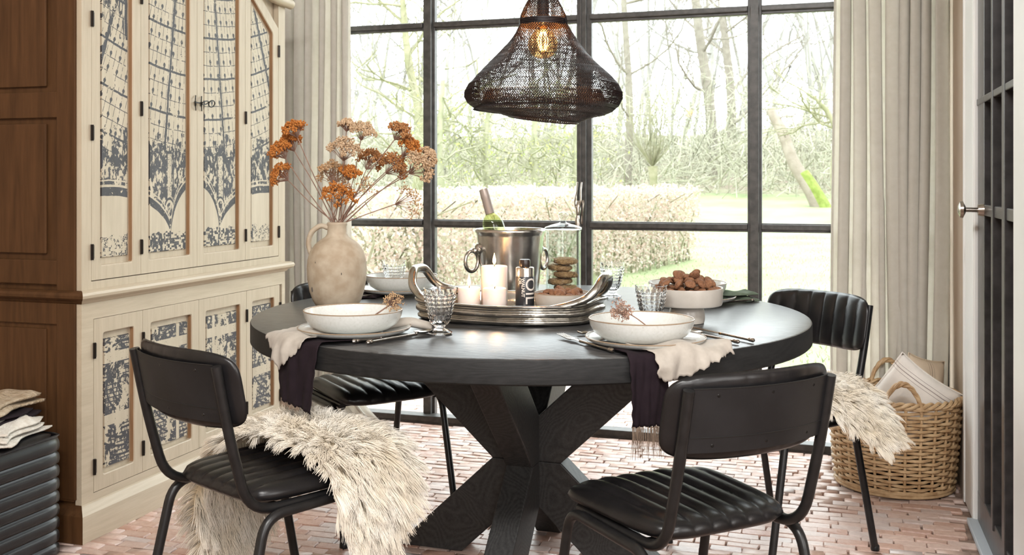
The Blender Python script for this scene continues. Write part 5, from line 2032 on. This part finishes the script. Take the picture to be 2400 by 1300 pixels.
tb_ = lay_bricks(-4.4, 1.4, 4.70, 6.6, 9)
sv, sf, k = [], [], 0
for (bx, by, bz, br, bv) in tb_:
    V, F = BRV[bv]
    sv.append(np.c_[V[:, 0] + bx, V[:, 1] + by, V[:, 2] + bz - .004]); sf.append(F + k); k += len(V)
tag(np_mesh('terrace_paving', np.vstack(sv), np.vstack(sf), M['terrace_brick'], gr), kind='stuff')
# grass blades in tufts over the lawn
q = np.random.RandomState(4)
n = 30000
gx = q.uniform(-9, 3, n); gy = 6.8 + 17 * q.rand(n) ** 1.5
P0 = np.stack([gx, gy, np.array([ground_z(a, b_) for a, b_ in zip(gx, gy)])], 1)
th = q.uniform(0, 6.28, n); wd = q.uniform(.0025, .005, n); hh = q.uniform(.02, .05, n)
e1 = np.stack([np.cos(th), np.sin(th), 0 * th], 1) * wd[:, None]
tip = P0 + np.stack([q.normal(0, .02, n), q.normal(0, .02, n), hh], 1)
V = np.stack([P0 - e1, P0 + e1, tip], 1).reshape(-1, 3)
g_ = np_mesh('grass', V, np.arange(3 * n).reshape(n, 3), pmat('grass_blade', (.24, .29, .14), .8, c2=(.31, .36, .19), scale=2), None)
tag(g_, 'bright spring grass growing across the garden lawn', 'grass', kind='stuff')

# ---- beech hedge with last year's leaves
HA, HBv = Vector((-2.19, 15.57, 0)), Vector((-3.62, 6.9, 0))
hd = (HBv - HA); hl = hd.length; hd.normalize(); hn = Vector((-hd.y, hd.x, 0))
hedge = thing('beech_hedge', 'clipped beech hedge of pale brown leaves running along the lawn', 'hedge')


def leaf_cloud(name, centers, size, mat, parent, seed, asp=.62):
    q = np.random.RandomState(seed)
    n = len(centers)
    a = q.normal(0, 1, (n, 3)); a /= np.linalg.norm(a, axis=1, keepdims=True)
    c = np.cross(a, q.normal(0, 1, (n, 3))); c /= np.linalg.norm(c, axis=1, keepdims=True)
    s = size * q.uniform(.6, 1.2, n)[:, None]
    V = np.stack([centers - a * s, centers + c * s * asp, centers + a * s, centers - c * s * asp], 1).reshape(-1, 3)
    o = np_mesh(name, V, np.arange(4 * n).reshape(n, 4), mat, parent)
    o['kind'] = 'stuff'
    return o


def leaf_mat(name, cols):
    m, nt, bs = new_mat(name)
    ge = nt.nodes.new('ShaderNodeNewGeometry')
    c = ramp(nt, ge.outputs['Random Per Island'], [(i / (len(cols) - 1), x) for i, x in enumerate(cols)])
    nt.links.new(c, bs.inputs['Base Color'])
    bs.inputs['Roughness'].default_value = .7
    tl = nt.nodes.new('ShaderNodeBsdfTranslucent'); nt.links.new(c, tl.inputs[0])
    mx = nt.nodes.new('ShaderNodeMixShader'); mx.inputs[0].default_value = .45
    nt.links.new(bs.outputs[0], mx.inputs[1]); nt.links.new(tl.outputs[0], mx.inputs[2])
    nt.links.new(mx.outputs[0], nt.nodes['Material Output'].inputs[0])
    return m


M['beech'] = leaf_mat('beech_leaves', [(.44, .31, .25), (.54, .42, .36), (.60, .51, .46), (.36, .34, .22), (.68, .60, .56)])
M['fresh'] = leaf_mat('fresh_leaves', [(.30, .38, .10), (.42, .46, .16), (.36, .34, .14)])
q = np.random.RandomState(12)
n = 42000
u = q.rand(n); vw = q.uniform(-1, 1, n); vz = q.rand(n) ** .75
vw = np.sign(vw) * np.abs(vw) ** .45
hx_ = HA.x + hd.x * hl * u + hn.x * .30 * vw; hy_ = HA.y + hd.y * hl * u + hn.y * .30 * vw
hz_ = .02 + 1.06 * vz + .03 * np.sin(u * 60) * vz
leaf_cloud('leaves', np.stack([hx_, hy_, hz_], 1) + q.normal(0, .02, (n, 3)), .0225, M['beech'], hedge, 5)
M['bark_green'] = pmat('mossy_bark', (0.17, 0.17, 0.09), .9, c2=(.26, .24, .16), scale=6, bmp=(30, .6, .02))
M['bark_pale'] = pmat('pale_mossy_bark', (0.24, 0.25, 0.15), .9, c2=(.32, .31, .22), scale=6, bmp=(30, .6, .02))
M['bark'] = pmat('grey_bark', (0.17, 0.15, 0.12), .9, c2=(.23, .21, .17), scale=6, bmp=(20, .6, .02))
st = []
for i in range(120):
    uu = q.rand(); w_ = q.uniform(-.22, .22); bx = HA.x + hd.x * hl * uu + hn.x * w_; by = HA.y + hd.y * hl * uu + hn.y * w_
    st.append(np.array([[bx, by, -.05], [bx + q.normal(0, .05), by + q.normal(0, .05), .35], [bx + q.normal(0, .12), by + q.normal(0, .12), .7], [bx + q.normal(0, .2), by + q.normal(0, .2), 1.0]]))
V, F = np_tubes(np.array(st), np.tile([.018, .014, .010, .005], (120, 1)), 5)
tag(np_mesh('stems', V, F, M['bark_green'], hedge, True), kind='stuff')


# ---- trees
def branchy(segs, q, p, d, L, r, depth, spread, up, twist=.25, kids=3, shrink=.66):
    """collects wandering branches as 5-point paths with radii"""
    pts = [np.array(p, float)]
    dd = np.array(d, float)
    for i in range(4):
        dd = dd + q.normal(0, twist, 3) + np.array([0, 0, up])
        dd /= np.linalg.norm(dd)
        pts.append(pts[-1] + dd * L / 4)
    segs.append((np.array(pts), np.linspace(r, r * .55, 5)))
    if depth <= 0: return
    for k in range(kids):
        j = q.randint(1, 5)
        nd = dd + q.normal(0, spread, 3)
        nd /= np.linalg.norm(nd)
        branchy(segs, q, pts[j], nd, L * shrink * q.uniform(.7, 1.15), r * .5 * q.uniform(.8, 1.1), depth - 1, spread, up, twist, kids, shrink)


def tree(name, label, trunk, radii, mat, seed, nb=7, bl=2.6, br=.05, depth=2, frm=.35, spread=.8, up=.10, kids=3, leaves=0, group='trees in the garden', flat=None, moss=None, twist=.25):
    q = np.random.RandomState(seed)
    base = Vector(trunk[0])
    t = thing(name, label, 'tree', tuple(base), 0, group)
    P = [Vector(p) - base for p in trunk]
    sp = smooth_path(P, 5)
    rr = np.interp(np.linspace(0, 1, len(sp)), np.linspace(0, 1, len(radii)), radii)
    MB().tube(sp, list(rr), 12).build('trunk', mat, t)
    segs = []
    for i in range(nb):
        f = frm + (1 - frm) * (i + q.rand()) / nb
        k = min(int(f * (len(sp) - 1)), len(sp) - 1)
        a = q.uniform(0, 2 * PI)
        d = np.array([math.cos(a), math.sin(a), q.uniform(.0, .8)])
        if flat is not None:
            s = 1 if q.rand() > .5 else -1
            d = np.array([flat[0] * s, flat[1] * s, q.uniform(-.15, .3)])
        branchy(segs, q, sp[k], d, bl * q.uniform(.6, 1.2), br * q.uniform(.7, 1.1), depth, spread, up, twist, kids)
    if segs:
        V, F = np_tubes(np.array([s[0] for s in segs]), np.array([s[1] for s in segs]), 5)
        np_mesh('branches', V, F, mat, t, True)['kind'] = 'stuff'
        if leaves:
            ends = np.array([s[0][-1] for s in segs])
            c = ends[q.randint(0, len(ends), leaves)] + q.normal(0, .08, (leaves, 3))
            leaf_cloud('buds', c, .022, M['fresh'], t, seed)
    if moss:
        m_ = MB()
        k0, k1 = moss
        m_.tube([sp[i] + Vector((.06, -.02, .02)) for i in range(k0, k1)], [rr[i] * .98 for i in range(k0, k1)], 12)
        m_.build('moss', pmat('bright_moss', (.13, .17, .03), .95, c2=(.20, .25, .06), scale=8, bmp=(40, .8, .02)), t)
    return t


gz = ground_z
tree('willow_tree', 'small pollard willow with a round fan of whips beyond the hedge', [(-5.08, 29.86, gz(-5, 29.86) - .05), (-5.05, 29.86, .95), (-5.08, 29.86, 1.62)], [.10, .095, .15], M['bark_green'], 3, nb=0)
wt = [o for o in bpy.data.objects if o.name.startswith('willow_tree')][0]
q = np.random.RandomState(8)
wh = []
for i in range(70):
    a = q.uniform(0, 6.28); tl = q.uniform(.0, .75) ** 1.0
    d = np.array([math.cos(a) * tl, math.sin(a) * tl, 1.0]); L = q.uniform(1.6, 2.5)
    p0 = np.array([0, 0, 1.60 - wt.location.z])
    wh.append([p0, p0 + d * L * .3 + np.array([math.cos(a), math.sin(a), 0]) * .12, p0 + d * L * .65, p0 + d * L * np.array([.8, .8, 1])])
V, F = np_tubes(np.array(wh), np.tile([.009, .007, .005, .003], (70, 1)), 4)
np_mesh('whips', V, F, M['bark_green'], wt, True)['kind'] = 'stuff'
tree('bank_tree', 'tall grey tree with a bent trunk standing on the bank beyond the hedge', [(-4.54, 40.5, gz(-4.5, 40.5) - .1), (-4.60, 40.5, 4.0), (-5.15, 40.6, 8.0), (-5.5, 40.7, 13.0), (-5.6, 40.7, 18)], [.26, .21, .18, .13, .06], M['bark'], 11, nb=9, bl=4.6, br=.075, depth=3, frm=.18)
tree('bank_tree', 'slim tree left of the bent-trunk tree on the bank', [(-6.58, 33.6, gz(-6, 33.6) - .1), (-6.5, 33.6, 4), (-6.7, 33.5, 8), (-6.6, 33.5, 13)], [.15, .12, .10, .05], M['bark'], 12, nb=9, bl=3.4, br=.05, depth=3, frm=.3)
tree('bank_tree', 'forked slim tree right of the bent-trunk tree, nearest the broad window bar', [(-4.41, 46.9, gz(-4, 46.9) - .1), (-4.4, 46.9, 5.2), (-4.9, 47, 10), (-5.2, 47, 16)], [.24, .20, .15, .06], M['bark'], 13, nb=9, bl=4.6, br=.07, depth=3, frm=.3)
tree('leaning_tree', 'thick leaning dead trunk with bright moss on its lower side', [(-.25, 28.2, gz(0, 28.2) - .15), (-.55, 28.25, .95), (-.98, 28.4, 1.65), (-1.25, 28.6, 2.4), (-1.62, 28.9, 3.15)], [.24, .19, .165, .15, .14], pmat('pale_dead_wood', (.185, .155, .12), .9, c2=(.25, .215, .175), scale=4, bmp=(20, .6, .02)), 14, nb=2, bl=.7, br=.03, depth=1, frm=.6, moss=(0, 9))
tree('mossy_tree', 'mossy tree with level side branches beside the right curtain', [(.10, 25.2, gz(0, 25.2) - .1), (.05, 25.2, 1.4), (.10, 25.2, 2.3), (-.05, 25.2, 2.75), (-.42, 25.2, 3.2)], [.09, .085, .08, .07, .035], M['bark_green'], 15, nb=9, bl=1.5, br=.03, depth=2, frm=.2, flat=(-1, .1), spread=.35, up=.02)
tree('bending_tree', 'thin bare tree bending behind the dried flowers', [(-7.15, 16.6, -.1), (-6.98, 16.6, 1.4), (-7.0, 16.6, 2.4), (-7.25, 16.7, 3.4), (-7.45, 16.8, 5)], [.11, .10, .085, .07, .04], M['bark_green'], 16, nb=14, bl=1.9, br=.03, depth=3, frm=.25, twist=.3)
ESP = [((-4.98, 12.58), 'leftmost espalier fruit tree on the trellis behind the hedge'), ((-4.56, 13.24), 'second espalier fruit tree from the left behind the hedge'),
       ((-4.06, 13.92), 'third espalier fruit tree from the left behind the hedge'), ((-3.61, 14.59), 'espalier fruit tree behind the hedge next to the middle window bar')]
for i, ((x, y), lab) in enumerate(ESP):
    qq = random.Random(i)
    tree('espalier_tree', lab, [(x, y, -.1), (x + .03, y, .8), (x - .03, y, 1.5), (x + .02, y, 2.3 + qq.uniform(-.2, .3))], [.062, .055, .048, .03], M['bark_pale'], 30 + i, nb=16, bl=.75, br=.018, depth=3, frm=.42, spread=.9, up=.12, twist=.5, leaves=420, flat=(.45, .68), group='espalier trees behind the hedge')
# bare wood further back, as distant as the bank: thickets nobody could count
q = np.random.RandomState(77)
segs = []
for i in range(95):
    y = q.uniform(48, 75); x = -y * .3022 / .9533 * 1.0 + q.uniform(-.42, .46) * y
    z0 = ground_z(x, y)
    branchy(segs, q, (x, y, z0 - .2), (q.normal(0, .1), q.normal(0, .1), 1), q.uniform(9, 17), q.uniform(.07, .17), 2, .55, .06, .12, 5, .45)
V, F = np_tubes(np.array([s[0] for s in segs]), np.array([s[1] for s in segs]), 4)
tag(np_mesh('distant_wood', V, F, pmat('hazy_bark', (.30, .295, .27), .9, c2=(.36, .35, .32), scale=1), None, True), 'bare thicket of far woodland trees beyond the bank', 'woodland', kind='stuff')  # distance haze is put into the pale bark colour
n = 9000
yy = q.uniform(30, 52, n); xx = -yy * .317 + q.uniform(-.45, .48, n) * yy
zz = np.array([ground_z(a, b_) for a, b_ in zip(xx, yy)]) + q.rand(n) ** 2.2 * 3.2
u_ = np.stack([xx, yy, zz], 1)
P = np.stack([u_, u_ + q.normal(0, .35, (n, 3)) + [0, 0, .3], u_ + q.normal(0, .6, (n, 3)) + [0, 0, .65]], 1)
V, F = np_tubes(P, np.tile([.020, .014, .006], (n, 1)), 3)
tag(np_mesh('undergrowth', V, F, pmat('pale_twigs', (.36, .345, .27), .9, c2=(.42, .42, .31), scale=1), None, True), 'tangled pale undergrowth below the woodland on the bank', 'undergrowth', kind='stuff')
# small stake in the lawn and young shrub by the left pane
sk = MB(); sk.tube([(0, 0, -.05), (0, 0, .75)], [.045, .04], 8)
single('garden_stake', 'short wooden stake in the grass by the middle of the lawn', 'stake', sk, M['bark'], (-4.0, 25.5, ground_z(-4, 25.5)))
